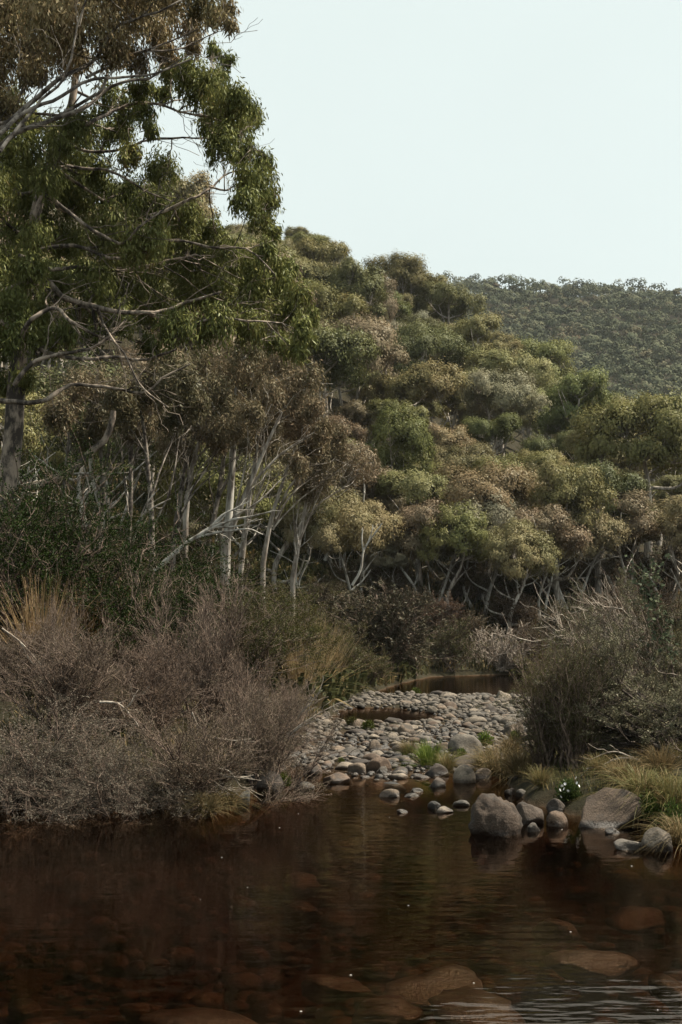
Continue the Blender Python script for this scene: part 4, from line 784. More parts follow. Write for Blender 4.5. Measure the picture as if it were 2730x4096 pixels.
for nm, Y, polys, lab, mat, cat, tw, sd_ in [
    ('fallen_bough', 29.5, [(2.8, 0.7, [(155, 571), (175, 553), (195, 538), (215, 527), (232, 520), (248, 517), (272, 511, -0.3)]), (1.8, 0.5, [(195, 538), (212, 533), (232, 530), (248, 528), (262, 533, 0.3)]),
        (1.6, 0.5, [(208, 530), (222, 515), (236, 508), (250, 500)]), (1.2, 0.4, [(215, 527), (230, 527), (245, 524), (257, 518)]), (1.2, 0.4, [(190, 541), (205, 530), (220, 520), (228, 508)])],
     'bleached white fallen bough with fanned branches over the green bushes', M_white, 'fallen bough', 3, 1),
    ('fallen_log', 29, [(4.6, 3.0, [(24, 487), (45, 483), (65, 474), (80, 465), (92, 453), (106, 441), (113, 425), (115, 412)])], 'grey leaning log lying against the slope below the mottled trunk', M_bark_m, 'log', 0, 2),
    ('dead_sapling', 24, [(2.0, 1.0, [(-4, 575), (6, 545), (14, 515), (24, 490), (30, 465)]), (1.0, 0.5, [(16, 512), (28, 485), (40, 468)])], 'thin pale bare stem at the left edge in front of the dark bush', M_bark, 'dead stem', 2, 3),
    ('dead_sapling', 26, [(1.8, 0.7, [(124, 570), (132, 545), (140, 520), (152, 508), (170, 498)]), (1.0, 0.5, [(138, 525), (146, 505), (160, 488)])], 'thin grey stem rising out of the dark green thicket', M_bark, 'dead stem', 3, 4),
    ('dead_sapling', 27, [(1.4, 0.6, [(77, 522), (85, 505), (92, 492), (101, 485)]), (0.8, 0.4, [(88, 500), (90, 488), (96, 480)])], 'short grey forked stem above the dark thicket', M_bark, 'dead stem', 2, 5),
    ('dead_sapling', 60, [(1.5, 0.6, [(352, 585), (360, 570), (364, 550), (374, 535), (382, 524)]), (1.0, 0.5, [(363, 552), (362, 540), (363, 528)]), (0.9, 0.4, [(366, 546), (372, 534), (374, 524)]), (1.0, 0.5, [(352, 590), (364, 580), (371, 570)])],
     'bare white forked dead sapling behind the grey-purple bush', M_white, 'dead tree', 1, 6),
    ('dead_twigs', 17.5, [(1.0, 0.4, [(283, 742), (300, 727), (315, 720), (332, 716)]), (0.9, 0.4, [(285, 738), (298, 718), (310, 704), (320, 692)]), (0.8, 0.4, [(288, 734), (305, 722), (322, 712), (338, 704)]), (0.8, 0.4, [(285, 745), (296, 735), (306, 738), (318, 735)]), (0.7, 0.3, [(290, 728), (304, 708), (312, 696), (316, 682)])],
     'straggling white dead twigs reaching from the left thicket over the cobbles', M_twig_p, 'dead twigs', 9, 7),
    ('dead_branch', 15.6, [(1.6, 0.6, [(100, 702), (116, 703), (126, 710), (132, 718)]), (1.2, 0.5, [(124, 710), (131, 702), (134, 696)]), (1.0, 0.5, [(128, 714), (136, 722), (140, 730)])], 'broken white branch caught in the middle of the left thicket', M_twig_p, 'dead branch', 4, 8),
    ('dead_branch', 17.0, [(0.9, 0.4, [(2, 628), (18, 640), (32, 655), (44, 668), (56, 682)]), (0.7, 0.3, [(20, 642), (30, 660), (42, 672)])], 'long pale dead twig slanting down through the scrub at the left', M_twig_p, 'dead branch', 4, 9),
    ('dead_branch', 15.4, [(1.0, 0.4, [(215, 738), (235, 740), (252, 738)]), (0.8, 0.4, [(192, 712), (196, 722), (202, 728)])], 'short white stick in the brown bush near the cobbles', M_twig_p, 'dead branch', 3, 10),
    ('dead_twigs', 14.4, [(0.9, 0.3, [(205, 775), (216, 783), (226, 788), (238, 793)]), (0.8, 0.3, [(212, 770), (222, 776), (236, 778), (252, 780)]), (0.7, 0.3, [(218, 768), (230, 772), (240, 786), (250, 790)])], 'tangle of thin pale roots and twigs just above the tilted stone', M_twig_p, 'dead twigs', 8, 11),
    ('driftwood', 24.0, [(1.3, 0.5, [(392, 742), (405, 738), (420, 739), (436, 736)]), (0.8, 0.3, [(410, 738), (418, 732), (424, 729)])], 'bleached driftwood stick lying on the middle of the cobbles', M_twig_p, 'driftwood', 1, 13),
    ('driftwood', 19.5, [(1.2, 0.5, [(330, 762), (345, 757), (362, 759)]), (0.7, 0.3, [(346, 757), (352, 751), (360, 748)])], 'short grey driftwood stick at the near left of the cobbles', M_twig_p, 'driftwood', 1, 14),
    ('dead_branch', 15.2, [(1.2, 0.4, [(640, 760), (620, 758), (600, 766), (586, 768)]), (1.0, 0.3, [(634, 758), (612, 752), (590, 760)]), (0.8, 0.3, [(628, 762), (612, 776), (602, 784)])], 'thin pale crooked twigs over the dark hollow of the right bank', M_twig_p, 'dead branch', 3, 12)]:
    o, bp = dead(nm, Y, polys, lab, mat, cat, sd_, tw)
    o.location = tuple(bp)

# ------------------------------------------------------------------ grasses and herbs
def tuft(seed, n, hgt, rad, w=0.006, lean=0.55, arch=0.6, dry=0.5):
    rng = np.random.default_rng(seed); mb = MB(); K = 5
    a = rng.random(n) * 6.28; rr = rad * 0.35 * np.sqrt(rng.random(n)); b = np.stack([rr * np.cos(a), rr * np.sin(a), np.full(n, -0.02)], 1)
    a2 = a + rng.normal(0, 0.7, n); le = np.abs(rng.normal(0, lean, n)); ln = hgt * rng.uniform(0.55, 1.15, n)
    d = np.stack([np.cos(a2) * np.sin(le), np.sin(a2) * np.sin(le), np.cos(le)], 1); s = np.linspace(0, 1, K)
    Q = b[:, None] + d[:, None] * (ln[:, None] * s)[..., None] + np.stack([np.cos(a2) * arch * 0.5, np.sin(a2) * arch * 0.5, -np.full(n, arch)], 1)[:, None] * (ln[:, None] * s ** 2.2)[..., None] * 0.6
    side = np.stack([-np.sin(a2), np.cos(a2), rng.normal(0, 0.3, n)], 1)[:, None] * (w * 0.5 * (1 - 0.9 * s))[None, :, None]
    V = np.stack([Q - side, Q + side], 2).reshape(n, K * 2, 3); base = (np.arange(n) * K * 2)[:, None, None]
    k = np.arange(K - 1)[None, :, None]; q = np.concatenate([base + 2 * k, base + 2 * k + 1, base + 2 * k + 3, base + 2 * k + 2], -1)
    mb.add(V.reshape(-1, 3), q.reshape(-1, 4), np.repeat(np.clip(rng.normal(dry, 0.16, n), 0, 1), K * 2), False)
    return mb.mesh('grass_tuft', M_grass)
def herb(seed, n, rad, hgt, l=0.03, mat=None):
    rng = np.random.default_rng(seed); mb = MB(); d = nrm(rng.normal(size=(n, 3))); d[:, 2] = np.abs(d[:, 2])
    lob = rng.normal(size=(7, 3)) * np.array([0.05, 0.05, 0]) * rad; lz = rng.uniform(0.6, 1, 7); k = rng.integers(0, 7, n)
    pos = lob[k] + d * np.array([rad * 0.5, rad * 0.5, hgt]) * (rng.uniform(0.4, 1, n) * lz[k])[:, None]
    leaves(mb, pos, d + rng.normal(size=(n, 3)) * 0.5 + np.array([0, 0, 0.3]), l * rng.uniform(0.6, 1.3, n), l * 0.5, rng, np.clip(rng.normal(0.45, 0.18, n), 0, 1))
    return mb.mesh('herb', mat or M_green)
T1 = tuft(401, 420, 0.42, 0.22, 0.006, 0.5, 0.7, 0.62); T2 = tuft(402, 420, 0.30, 0.22, 0.006, 0.55, 0.5, 0.3); T3 = tuft(403, 260, 0.9, 0.4, 0.012, 0.35, 0.25, 0.8); T4 = tuft(404, 520, 0.5, 0.3, 0.007, 0.7, 0.9, 0.55)
STR = (0.165, 0.125, 0.062); GRN = (0.17, 0.21, 0.04); MIX_ = (0.15, 0.14, 0.055)
for m, px, py, w, rz, col, lab, nat, z0 in [
    (T2, 430, 762, 44, 0.2, GRN, 'bright green grass tuft in the middle of the near cobbles', 0.5, None), (T1, 447, 766, 38, 1.0, MIX_, 'yellow-green arching grass tuft beside the bright green one', 0.7, None),
    (T1, 409, 752, 34, 2.0, (0.10, 0.095, 0.04), 'dull brownish grass tuft left of the bright green one', 0.7, None), (T4, 502, 770, 70, 0.5, STR, 'golden arching grass clump where the cobbles meet the right bank', 0.8, None),
    (T4, 522, 778, 60, 1.9, STR, 'golden grass hanging over the water right of the pale round stone', 0.8, None), (T1, 484, 764, 40, 3.0, MIX_, 'pale green grass tuft left of the golden clump', 0.7, None),
    (T4, 512, 752, 50, 4.0, STR, 'straw grass behind the golden clump on the right bank', 0.8, None), (T4, 645, 812, 80, 0.3, MIX_, 'matted dry grass over the large tan boulder', 0.8, None),
    (T4, 672, 815, 90, 2.2, MIX_, 'thick green and straw grass at the right edge above the flat-topped stone', 0.8, None), (T1, 662, 795, 60, 3.2, STR, 'straw grass clump behind the tan boulder at the right', 0.7, None),
    (T4, 625, 800, 56, 5.0, STR, 'dry grass spilling over the back of the tan boulder', 0.8, None), (T1, 540, 792, 40, 4.4, MIX_, 'green grass between the golden clump and the white flowers', 0.7, None),
    (T1, 600, 792, 40, 2.7, MIX_, 'thin green grass right of the white flowers', 0.7, None), (T4, 226, 800, 46, 0.8, (0.13, 0.11, 0.05), 'dull grass hanging over the waterline left of the dark rounded boulder', 0.8, None), (T4, 206, 806, 46, 2.8, (0.12, 0.10, 0.05), 'dull grass in the shade under the left bush', 0.8, None), (T4, 682, 838, 70, 1.0, STR, 'dry brown grass hanging down beside the flat-topped stone', 0.8, None)]:
    p = onz(px, py, 0.08); z = h1(p[0], p[1]); s_ = w * mpp(p[1]) / nat
    tag(link('grass_tuft', m, None, col), lab, 'grass', 'grass tufts by the river'); o = C.objects[-1]
    o.location = (p[0], p[1], max(z, 0.0) + 0.04); o.rotation_euler = (0, 0, rz); o.scale = (s_ * 1.25, s_ * 1.25, s_ * 1.4)
for px, py, Y, w, rz, lab in [(312, 690, 38, 56, 0.0, 'pale straw grass clump glowing between the bushes'), (327, 683, 42, 46, 1.0, 'tall straw grass behind the pale clump'), (100, 668, 21, 80, 2.0, 'dry russet grass in front of the dark green thicket'), (75, 662, 22, 70, 3.0, 'dry reddish grass left of the dark gap'),
                          (130, 676, 21.5, 70, 4.0, 'russet seed grass right of the dark gap'), (160, 668, 22, 60, 5.0, 'brown seed grass left of the pale-twigged shrub'), (299, 698, 34, 46, 0.7, 'straw grass beside the russet fine-twigged shrub'), (40, 668, 22.5, 70, 1.3, 'dull dry grass behind the feathery shrub')]:
    Y = solve_base(px, py, 17, 70); p = P(px, py, Y); s_ = w * mpp(Y) / 0.6; o = tag(link('seed_grass', T3, None, (0.32, 0.22, 0.12) if px < 200 else (0.50, 0.40, 0.22)), lab, 'grass', 'dry seed grass on the left bank')
    o.location = (p[0], p[1], h1(p[0], p[1])); o.rotation_euler = (0, 0, rz); o.scale = (s_, s_, s_)
HB = [herb(411, 700, 0.22, 0.16), herb(412, 600, 0.2, 0.12), herb(413, 800, 0.25, 0.22)]
for k, px, py, w, col, lab in [(0, 485, 745, 36, (0.12, 0.17, 0.03), 'bright green leafy herb beside the angular stone'), (1, 425, 757, 36, (0.13, 0.17, 0.035), 'low bright green herb patch among the cobbles'), (1, 368, 730, 30, (0.09, 0.10, 0.025), 'mossy green patch by the small pool'), (1, 352, 727, 26, (0.08, 0.075, 0.025), 'brownish moss patch at the small pool edge'),
                          (0, 462, 758, 26, (0.10, 0.14, 0.03), 'small green herb in front of the angular stone'), (1, 416, 694, 22, (0.10, 0.12, 0.03), 'tiny green cushion on the far edge of the cobbles'), (2, 285, 786, 26, (0.10, 0.12, 0.03), 'green moss beside the dark stone under the left bush'), (1, 341, 763, 16, (0.11, 0.13, 0.03), 'small green sprig at the near edge of the cobbles'),
                          (2, 650, 820, 50, (0.09, 0.12, 0.03), 'green leafy herb on the side of the tan boulder'), (2, 672, 828, 50, (0.08, 0.11, 0.03), 'green herb at the right edge above the flat-topped stone'), (1, 516, 742, 30, (0.11, 0.12, 0.035), 'green herb under the upright heath bush')]:
    p = onz(px, py, 0.05); o = tag(link('green_herb', HB[k], None, col), lab, 'herb', 'green herbs among the stones'); s_ = w * mpp(p[1]) / 0.6
    o.location = (p[0], p[1], max(h1(p[0], p[1]), 0.0) + 0.05); o.scale = (s_ * 1.3, s_ * 1.3, s_ * 1.6); o.rotation_euler = (0, 0, k + px)
# white flowering herb
p = P(569, 806, 14.3); z = h1(p[0], p[1]); fl = plant('flowering_herb', [('foliage', herb(421, 1500, 0.26, 0.22, 0.035), (0.07, 0.095, 0.03))], (p[0], p[1], z), 0, 1, 'leafy herb with a few small white flowers above the river stones', 'flowers')
def flower_mesh():
    mb = MB()
    for k in range(6):
        a = k * math.pi / 3; c, s = math.cos(a), math.sin(a)
        mb.add([(0, 0, 0), (0.016 * c - 0.008 * s, 0.016 * s + 0.008 * c, 0.006), (0.03 * c, 0.03 * s, 0.002), (0.016 * c + 0.008 * s, 0.016 * s - 0.008 * c, 0.006)], [(0, 3, 2, 1)], 0.5, False)
    return mb.mesh('flower', M_petal)
mm_, nt_, N_, L_ = new_mat('white_petal'); b_ = N_('BsdfPrincipled'); b_.inputs['Base Color'].default_value = (0.8, 0.78, 0.78, 1); o_ = N_('OutputMaterial'); L_(b_.outputs[0], o_.inputs[0]); M_petal = mm_
FM = flower_mesh()
for fx, fy in [(562, 786), (564, 789), (560, 790), (565, 784), (577, 783), (579, 786), (576, 778), (561, 797), (568, 791)]:
    q = P(fx, fy, 14.15); f = link('flower', FM, fl); f.location = (q[0] - p[0], q[1] - p[1], q[2] - z); f.rotation_euler = (1.1, 0.2, fx); f.scale = (0.6, 0.6, 0.6)

# low ground cover of the banks
def ground_cover(seed, n, region, hgt, w, dry, name, label, col):
    rng = np.random.default_rng(seed); x0, x1, y0, y1 = region
    x = rng.uniform(x0, x1, n * 3); y = y0 + (y1 - y0) * rng.random(n * 3); ok = (s1(x, y) > 0.12) & (np.abs(x / y) < 0.27) & (fbm(x * 0.8, y * 0.8, 31) > -0.12); x, y = x[ok][:n], y[ok][:n]; n = len(x)
    z = Hg(x, y); b = np.stack([x, y, z - 0.01], 1); a = rng.random(n) * 6.28; le = np.abs(rng.normal(0, 0.6, n)); ln = hgt * rng.uniform(0.4, 1.3, n)
    d = np.stack([np.cos(a) * np.sin(le), np.sin(a) * np.sin(le), np.cos(le)], 1); sd_ = np.stack([-np.sin(a), np.cos(a), 0 * a], 1) * w * 0.5
    m = b + d * (ln * 0.6)[:, None]; t = b + (d + np.array([0, 0, -0.35]) + 0.3 * np.stack([np.cos(a), np.sin(a), 0 * a], 1)) * ln[:, None]
    V = np.stack([b - sd_, b + sd_, m + sd_ * 0.8, m - sd_ * 0.8, t + sd_ * 0.15, t - sd_ * 0.15], 1).reshape(-1, 3); k = (np.arange(n) * 6)[:, None]
    q = np.concatenate([k + np.array([[0, 1, 2, 3]]), k + np.array([[3, 2, 4, 5]])]); mb = MB()
    mb.add(V, q, np.repeat(np.clip(rng.normal(dry, 0.2, n) + 0.8 * fbm(x * 0.6, y * 0.6, 41), 0, 1), 6), False)
    o = link(name, mb.mesh(name, M_grass), None, col); o['kind'] = 'stuff'; o['label'] = label
ground_cover(61, 14000, (1.6, 7.5, 12.3, 26), 0.16, 0.007, 0.5, 'bank_grass', 'short mixed grass covering the right bank', (0.09, 0.09, 0.035))
ground_cover(62, 9000, (-9, 0.2, 14.5, 34), 0.26, 0.014, 0.6, 'bank_undergrowth', 'dry grass and litter under the shrubs of the left bank', (0.08, 0.075, 0.03))
ground_cover(63, 16000, (-2, 22, 36, 92), 0.6, 0.07, 0.45, 'slope_undergrowth', 'low undergrowth below the snow gums around the far pool', (0.11, 0.098, 0.046))
ground_cover(64, 30000, (-22, 3, 30, 92), 0.8, 0.13, 0.35, 'hillside_undergrowth', 'dark undergrowth among the stems on the left slope', (0.075, 0.075, 0.03))

# ------------------------------------------------------------------ stones
def rock_mesh(seed, rough=0.16, flat=1.0, cuts=3, sub=3, pit=0.0, name='stone'):
    rng = np.random.default_rng(seed); bm = bmesh.new(); bmesh.ops.create_icosphere(bm, subdivisions=sub, radius=1.0)
    V = np.array([v.co[:] for v in bm.verts])
    for _ in range(cuts):
        n = nrm(rng.normal(size=3)); dd = rng.uniform(0.58, 0.86); t = V @ n; over = np.maximum(t - dd, 0); V = V - over[:, None] * n * 0.93
    off = Vector(rng.uniform(-50, 50, 3))
    for i, v in enumerate(bm.verts):
        p_ = Vector(V[i]); k = rough * mnoise.noise(p_ * 1.1 + off) + rough * 0.45 * mnoise.noise(p_ * 2.6 + off)
        if pit: k += pit * (mnoise.noise(p_ * 5.5 + off) * 0.6 + mnoise.noise(p_ * 12 + off) * 0.45 - 0.25 * max(0, mnoise.noise(p_ * 3.3 - off)))
        q = p_ * (1 + k); v.co = (q.x, q.y, q.z * flat)
    me = bpy.data.meshes.new(name); bm.to_mesh(me); bm.free()
    me.polygons.foreach_set('use_smooth', np.ones(len(me.polygons), bool))
    at = me.attributes.new('v', 'FLOAT', 'POINT'); at.data.foreach_set('value', np.full(len(me.vertices), 0.5, np.float32))
    me.materials.append(M_stone); return me
TAN = (0.185, 0.138, 0.10); GRY = (0.16, 0.138, 0.115); DRK = (0.08, 0.062, 0.05); PAL = (0.27, 0.22, 0.17); BRN = (0.15, 0.102, 0.072)
def boulder(px0, px1, pyt, pyb, label, col, seed, deep=1.0, rough=0.15, cuts=3, pit=0.0, z=0.0, rz=None, sub=4, tilt=0.0, flat=None):
    cxp = (px0 + px1) / 2; p = onz(cxp, pyb, z); u = mpp(p[1]); w = (px1 - px0) * u / 2; h = max(0.025, P(cxp, pyt, p[1] + w * 0.7 * deep)[2] - z)
    rng = np.random.default_rng(seed)
    o = tag(link('boulder', rock_mesh(seed, rough, 1.0, cuts, sub, pit, 'boulder'), None, col), label, 'rock')
    hh = h * 0.92 if flat is None else flat; o.location = (p[0], p[1] + w * 0.7 * deep, z + h - hh * 0.98); o.scale = (w * 1.06, w * deep, hh)
    o.rotation_euler = (0, tilt, rng.uniform(-0.4, 0.4) if rz is None else rz); return o
for a in [
    (474, 526, 797, 835, 'large dark pitted boulder standing alone at the edge of the water', (0.068, 0.046, 0.032), 901, 0.95, 0.24, -2, 0.2),
    (514, 545, 800, 824, 'round brown boulder tucked behind the large pitted one', (0.082, 0.06, 0.045), 902, 1.0, 0.1, 2, 0.03),
    (547, 568, 809, 827, 'small brown stone under the flowering herb', BRN, 903, 1.0, 0.12, 2, 0.0),
    (547, 566, 799, 813, 'shaded brown stone wedged behind the small one under the flowers', DRK, 904),
    (574, 655, 791, 827, 'large smooth tan boulder half buried in the grassy right bank', (0.09, 0.062, 0.043), 905, 0.7, 0.25, 3, 0.03),
    (612, 652, 838, 850, 'low grey slab in the water in front of the grassy bank', GRY, 906, 0.7, 0.14, 4),
    (641, 676, 828, 852, 'flat-topped pale stone standing at the grassy right bank', (0.14, 0.115, 0.09), 907, 0.9, 0.1, 5, 0.02),
    (526, 540, 823, 832, 'small grey cobble right of the pitted boulder', GRY, 908), (604, 620, 827, 834, 'dark wet stone under the tan boulder', DRK, 942),
    (454, 476, 765, 783, 'pale round stone standing clear at the near edge of the bar', PAL, 909, 1.0, 0.06, 1), (475, 493, 768, 779, 'smooth pinkish stone beside the pale round one', (0.16, 0.12, 0.092), 910, 1.0, 0.08, 2),
    (424, 449, 764, 776, 'dark flat-topped stone at the near edge of the bar', DRK, 911, 0.8, 0.12, 4), (367, 392, 757, 772, 'rounded brown stone leaning out at the near edge of the cobbles', BRN, 912, 0.9, 0.08, 2),
    (376, 388, 765, 774, 'small grey stone propped against the rounded brown one', GRY, 913), (321, 350, 772, 783, 'low flat brown stone at the tip of the left shore', BRN, 914, 0.8, 0.1, 3),
    (344, 370, 763, 774, 'low broad stone half sunk at the near edge of the cobbles', TAN, 915, 0.8, 0.1, 3), (449, 483, 734, 757, 'largest angular stone on the bar with a pale lit face', (0.17, 0.148, 0.122), 916, 0.9, 0.12, 5, 0.02),
    (396, 416, 722, 737, 'rounded tan boulder in the middle of the bar near the small pool', TAN, 917, 1.0, 0.08, 2), (438, 458, 690, 699, 'largest pale stone on the far edge of the bar', PAL, 918, 0.9, 0.08, 2),
    (257, 284, 772, 792, 'dark rounded boulder in the shade of the left bush', DRK, 919, 1.0, 0.08, 2), (236, 250, 788, 805, 'tilted grey stone poking out under the left bush', (0.15, 0.145, 0.135), 920, 0.8, 0.1, 4, 0.0, 0.0, None, 4, 0.5),
    (294, 314, 781, 790, 'grey wedge stone at the waterline right of the left bush', GRY, 921, 0.8, 0.1, 4), (380, 403, 789, 797, 'low tan slab lying alone in the shallow water', TAN, 922, 0.5, 0.1, 3),
    (404, 419, 793, 797, 'flat wet stone right of the tan slab', GRY, 923), (409, 423, 788, 792, 'thin flat stone behind the tan slab in the water', GRY, 924), (428, 448, 777, 787, 'dark glistening stone in the water in front of the bar', DRK, 925, 0.8, 0.14, 3),
    (428, 441, 801, 809, 'small black stone in open water left of the pitted boulder', (0.06, 0.055, 0.05), 926), (436, 453, 806, 813, 'flat pale wet stone in open water', PAL, 927, 0.7), (454, 470, 800, 806, 'flat grey wet stone left of the pitted boulder', GRY, 928, 0.7),
    (397, 407, 809, 813, 'tiny flat stone in open water', GRY, 929), (505, 516, 786, 795, 'dark round stone under the golden grass', DRK, 930), (516, 529, 789, 797, 'grey round stone behind the pitted boulder', GRY, 931), (534, 549, 790, 800, 'grey stone below the green grass', GRY, 932),
    (480, 503, 733, 748, 'large rounded stone right of the angular one', (0.15, 0.125, 0.105), 933), (300, 322, 762, 774, 'rounded brown stone near the dead white twigs', BRN, 934), (493, 512, 690, 702, 'flat pale stones edge slab by the right shrubs', PAL, 935),
    (505, 526, 722, 738, 'broad tan stone at the foot of the upright heath', TAN, 936), (434, 452, 741, 752, 'brown cobble left of the angular stone', BRN, 937), (366, 384, 740, 751, 'tan cobble below the mossy green patch', TAN, 938)]:
    boulder(*(a[:8] + (a[8] if len(a) > 8 else 0.15, (a[9] if len(a) > 9 else 3) + 5) + a[10:] if len(a) > 7 else a[:7] + (1.0, 0.15, 8)))
# stones lying under water
for k, (px, py, w, d_, lab) in enumerate([(300, 866, 40, 0.05, 'sunken oval stone left of the water centre'), (303, 892, 30, 0.07, 'smaller sunken stone just below the oval one'), (594, 950, 96, 0.02, 'big orange-brown boulder under the water near the right edge'),
        (385, 985, 60, 0.05, 'sunken brown stone at the bottom centre'), (436, 972, 84, 0.04, 'broad sunken boulder near the bottom centre'), (485, 1002, 100, 0.04, 'largest sunken boulder at the bottom right of centre'), (200, 1010, 86, 0.07, 'sunken boulder at the bottom left'),
        (600, 1012, 76, 0.05, 'sunken stone at the bottom right'), (556, 908, 34, 0.05, 'sunken stone below the grey slab'), (640, 898, 50, 0.06, 'sunken stone near the right edge below the flat-topped one'), (676, 968, 50, 0.05, 'sunken stone right of the big orange-brown one'),
        (335, 962, 50, 0.08, 'dim sunken stone in the middle of the dark pool')]):
    d_ += 0.05; p = onz(px, py, -d_); u = mpp(p[1]); r = w * u / 2
    o = tag(link('sunken_stone', rock_mesh(950 + k, 0.32, 1.0, 4, 3, 0.03, 'sunken_stone'), None, (0.098, 0.055, 0.029)), lab, 'rock', 'stones under the water'); o.location = (p[0], p[1] + 0.3 * r, -d_ - (0.10 if w > 80 else 0.16)); o.scale = (r, r * 1.35, 0.085); o.rotation_euler = (0.1, 0.1, k * 1.3)
# cobbles of the bar
crng = np.random.default_rng(8); CB = [rock_mesh(700 + i, 0.16, 1.0, 3 + i % 4, 3, 0.02, 'cobble') for i in range(12)]
stones = []
occ = [(o.location.x, o.location.y, max(o.scale.x, 0.05)) for o in C.objects if o.name.startswith('boulder')]
OC = np.array(occ)
def scatter(n, lo, hi, k, tries):
    got = 0
    arr = np.array([(s[0], s[1], s[2]) for s in stones] + occ)
    for _ in range(tries):
        if got >= n: break
        Y = crng.uniform(16.6, 43.0); xl = np.interp(Y, [16, 17.5, 22, 28, 36, 44], [-1.1, -0.95, -0.75, -0.5, 0.0, 0.8]); xr = np.interp(Y, [16, 19.5, 24.5, 31, 38, 43], [2.0, 2.5, 3.7, 5.0, 6.4, 7.6])
        x = crng.uniform(xl, xr); r = lo + (hi - lo) * crng.random() ** 2.0
        z = h1(x, Y)
        if z < -0.09 - 0.3 * r: continue
        if z < -0.03 and crng.random() < 0.65: continue
        if ((arr[:, 0] - x) ** 2 + (arr[:, 1] - Y) ** 2 < (k * (arr[:, 2] + r)) ** 2).any(): continue
        stones.append((x, Y, r, z)); arr = np.vstack([arr, (x, Y, r)]); got += 1
scatter(130, 0.11, 0.22, 0.85, 4000); scatter(900, 0.06, 0.115, 0.82, 10000); scatter(2300, 0.025, 0.06, 0.74, 14000)
stones.sort(key=lambda s: -s[2] / s[1])
TONE = [('pale', PAL), ('tan', TAN), ('grey', GRY), ('brown', BRN), ('dark', DRK)]
def tone(): return TONE[int(crng.choice(5, p=[0.2, 0.3, 0.24, 0.18, 0.08]))]
ZONE = [(21.0, 'at the near end of the gravel bar'), (27.0, 'in the near half of the gravel bar'), (34.0, 'beside the small pool on the bar'), (99, 'at the far end of the gravel bar')]
big, rest = stones[:300], stones[300:]
for x, y, r, z in big:
    nm, col = tone(); zn = [t for lim, t in ZONE if y < lim][0]
    col = np.array(col) * crng.uniform(0.6, 1.2)
    o = tag(link('cobble', CB[int(crng.integers(12))], None, col), 'rounded %s river cobble %s' % (nm, zn), 'stone', '%s cobbles %s' % (nm, zn))
    f = crng.uniform(0.38, 0.68); o.location = (x, y, z + r * f * 0.22); o.scale = (r * crng.uniform(0.95, 1.25), r * crng.uniform(0.8, 1.0), r * f); o.rotation_euler = (crng.normal(0, 0.12), crng.normal(0, 0.12), crng.random() * 6.28)
def pebbles():
    base = []
    for i in range(6):
        bm = bmesh.new(); bmesh.ops.create_icosphere(bm, subdivisions=2, radius=1.0); V = np.array([v.co[:] for v in bm.verts]); F = np.array([[v.index for v in f.verts] for f in bm.faces]); bm.free()
        r_ = np.random.default_rng(i)
        for _ in range(3):
            n = nrm(r_.normal(size=3)); t = V @ n; V = V - np.maximum(t - 0.75, 0)[:, None] * n * 0.8
        base.append((V, F))
    bm = bmesh.new(); bmesh.ops.create_icosphere(bm, subdivisions=1, radius=1.05); SV = np.array([v.co[:] for v in bm.verts]); SF = np.array([[v.index for v in f.verts] for f in bm.faces]); bm.free()
    vs, fs, at, o = [], [], [], 0
    for x, y, r, z in rest:
        V, F = base[int(crng.integers(6))] if r / y > 0.0026 else (SV, SF); a = crng.random() * 6.28; c, s = math.cos(a), math.sin(a); f = crng.uniform(0.5, 0.8)
        W_ = V * np.array([r * 1.15, r * 0.9, r * f]); W_ = np.stack([W_[:, 0] * c - W_[:, 1] * s, W_[:, 0] * s + W_[:, 1] * c, W_[:, 2]], 1) + np.array([x, y, z + r * f * 0.4])
        vs.append(W_); fs.append(F + o); o += len(V); at.append(np.full(len(V), np.clip(crng.normal(0.5, 0.22), 0.05, 1), np.float32))
    V = np.concatenate(vs); F = np.concatenate(fs); me = bpy.data.meshes.new('pebbles')
    me.vertices.add(len(V)); me.vertices.foreach_set('co', V.astype(np.float32).ravel()); me.loops.add(F.size); me.loops.foreach_set('vertex_index', F.astype(np.int32).ravel())
    me.polygons.add(len(F)); me.polygons.foreach_set('loop_start', np.arange(0, F.size, 3, dtype=np.int32)); me.polygons.foreach_set('use_smooth', np.ones(len(F), bool))
    a_ = me.attributes.new('v', 'FLOAT', 'POINT'); a_.data.foreach_set('value', np.concatenate(at)); me.update(calc_edges=True); me.materials.append(M_stone); return me
PB_ = pebbles(); rest = []
for _ in range(1300):
    y = 4.6 + 12.5 * crng.random() ** 1.3; x = crng.uniform(-0.27, 0.27) * y; r = 0.03 + 0.09 * crng.random() ** 2.2; z = h1(x, y)
    if z < -0.03 and s1(x, y) < -0.15: rest.append((x, y, r, min(z + 0.06 * crng.random(), -0.08 - r * 0.9)))
bc = link('bed_cobbles', pebbles(), None, (0.14, 0.088, 0.052)); bc['kind'] = 'stuff'; bc['label'] = 'brown cobbles scattered over the bed of the pool'
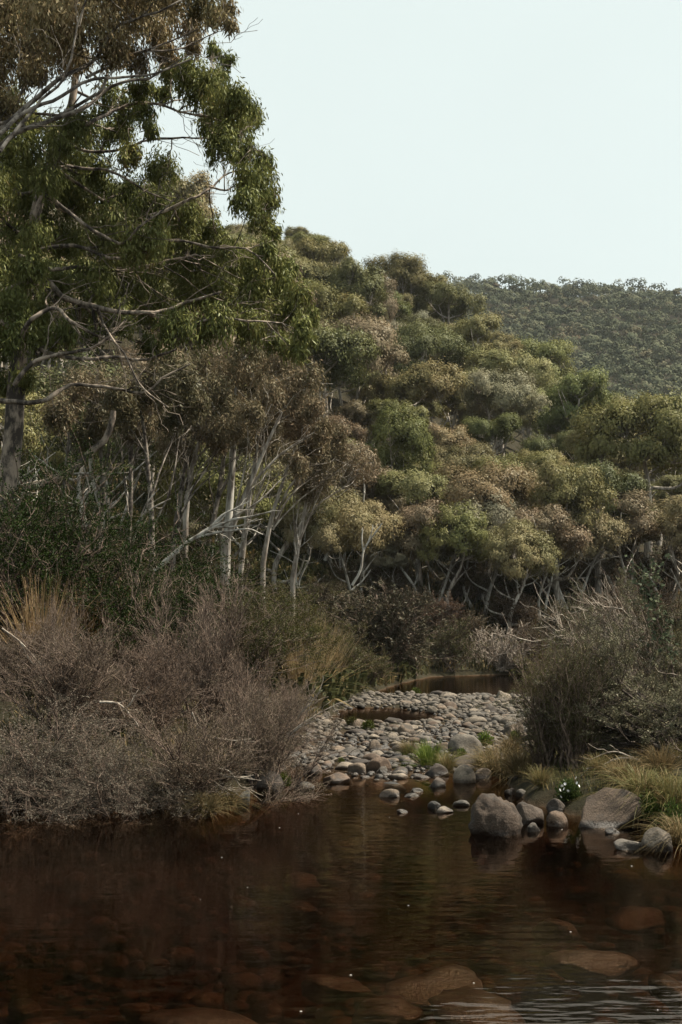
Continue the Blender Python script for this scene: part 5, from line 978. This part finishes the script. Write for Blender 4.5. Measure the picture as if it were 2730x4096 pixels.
pb = link('pebbles', PB_, None, (0.15, 0.125, 0.10)); pb['kind'] = 'stuff'; pb['label'] = 'small mixed pebbles filling the gravel bar between the cobbles'

mf, nt_, N_, L_ = new_mat('foam'); b_ = N_('BsdfPrincipled'); b_.inputs['Base Color'].default_value = (0.3, 0.29, 0.27, 1); o_ = N_('OutputMaterial'); L_(b_.outputs[0], o_.inputs[0]); M_foam = mf
def foam():
    rng = np.random.default_rng(3); mb = MB()
    for k in range(16):
        y = 5.9 + 9 * rng.random() ** 1.5; x = rng.uniform(-0.1, 0.24) * y
        if s1(x, y) > -0.3: continue
        r = rng.uniform(0.002, 0.0055); a = np.arange(8) * math.pi / 4; w_ = rng.uniform(0.8, 1.2, 8)
        top = np.stack([x + r * 1.4 * w_ * np.cos(a), y + r * w_ * np.sin(a), np.full(8, 0.0025)], 1); V = np.vstack([top, [[x, y, 0.006]]])
        mb.add(V, [(8, 0, 1, 2), (8, 2, 3, 4), (8, 4, 5, 6), (8, 6, 7, 0)], 0.5, True)
    return mb.mesh('foam_flecks', M_foam)
ff = link('foam_flecks', foam()); ff['kind'] = 'stuff'; ff['label'] = 'tiny white foam flecks floating on the dark water'
# ------------------------------------------------------------------ air
def haze():
    m, nt, N, L = new_mat('haze_air'); out = N('OutputMaterial'); pv = N('ShaderNodeVolumePrincipled'.replace('ShaderNode', ''))
    pv.inputs['Color'].default_value = (0.86, 0.93, 1.0, 1); pv.inputs['Density'].default_value = 0.00007; pv.inputs['Anisotropy'].default_value = 0.2
    L(pv.outputs[0], out.inputs['Volume'])
    x0, x1, y0, y1, z0, z1 = -425, 625, -45, 905, -3, 182
    v = [(x0, y0, z0), (x1, y0, z0), (x1, y1, z0), (x0, y1, z0), (x0, y0, z1), (x1, y0, z1), (x1, y1, z1), (x0, y1, z1)]
    q = [(0, 3, 2, 1), (4, 5, 6, 7), (0, 1, 5, 4), (1, 2, 6, 5), (2, 3, 7, 6), (3, 0, 4, 7)]
    b = MB(); b.add(v, q, 0.5, False); o = link('haze', b.mesh('haze', m)); o['kind'] = 'stuff'; o['label'] = 'thin pale haze in the air over the valley'
haze()
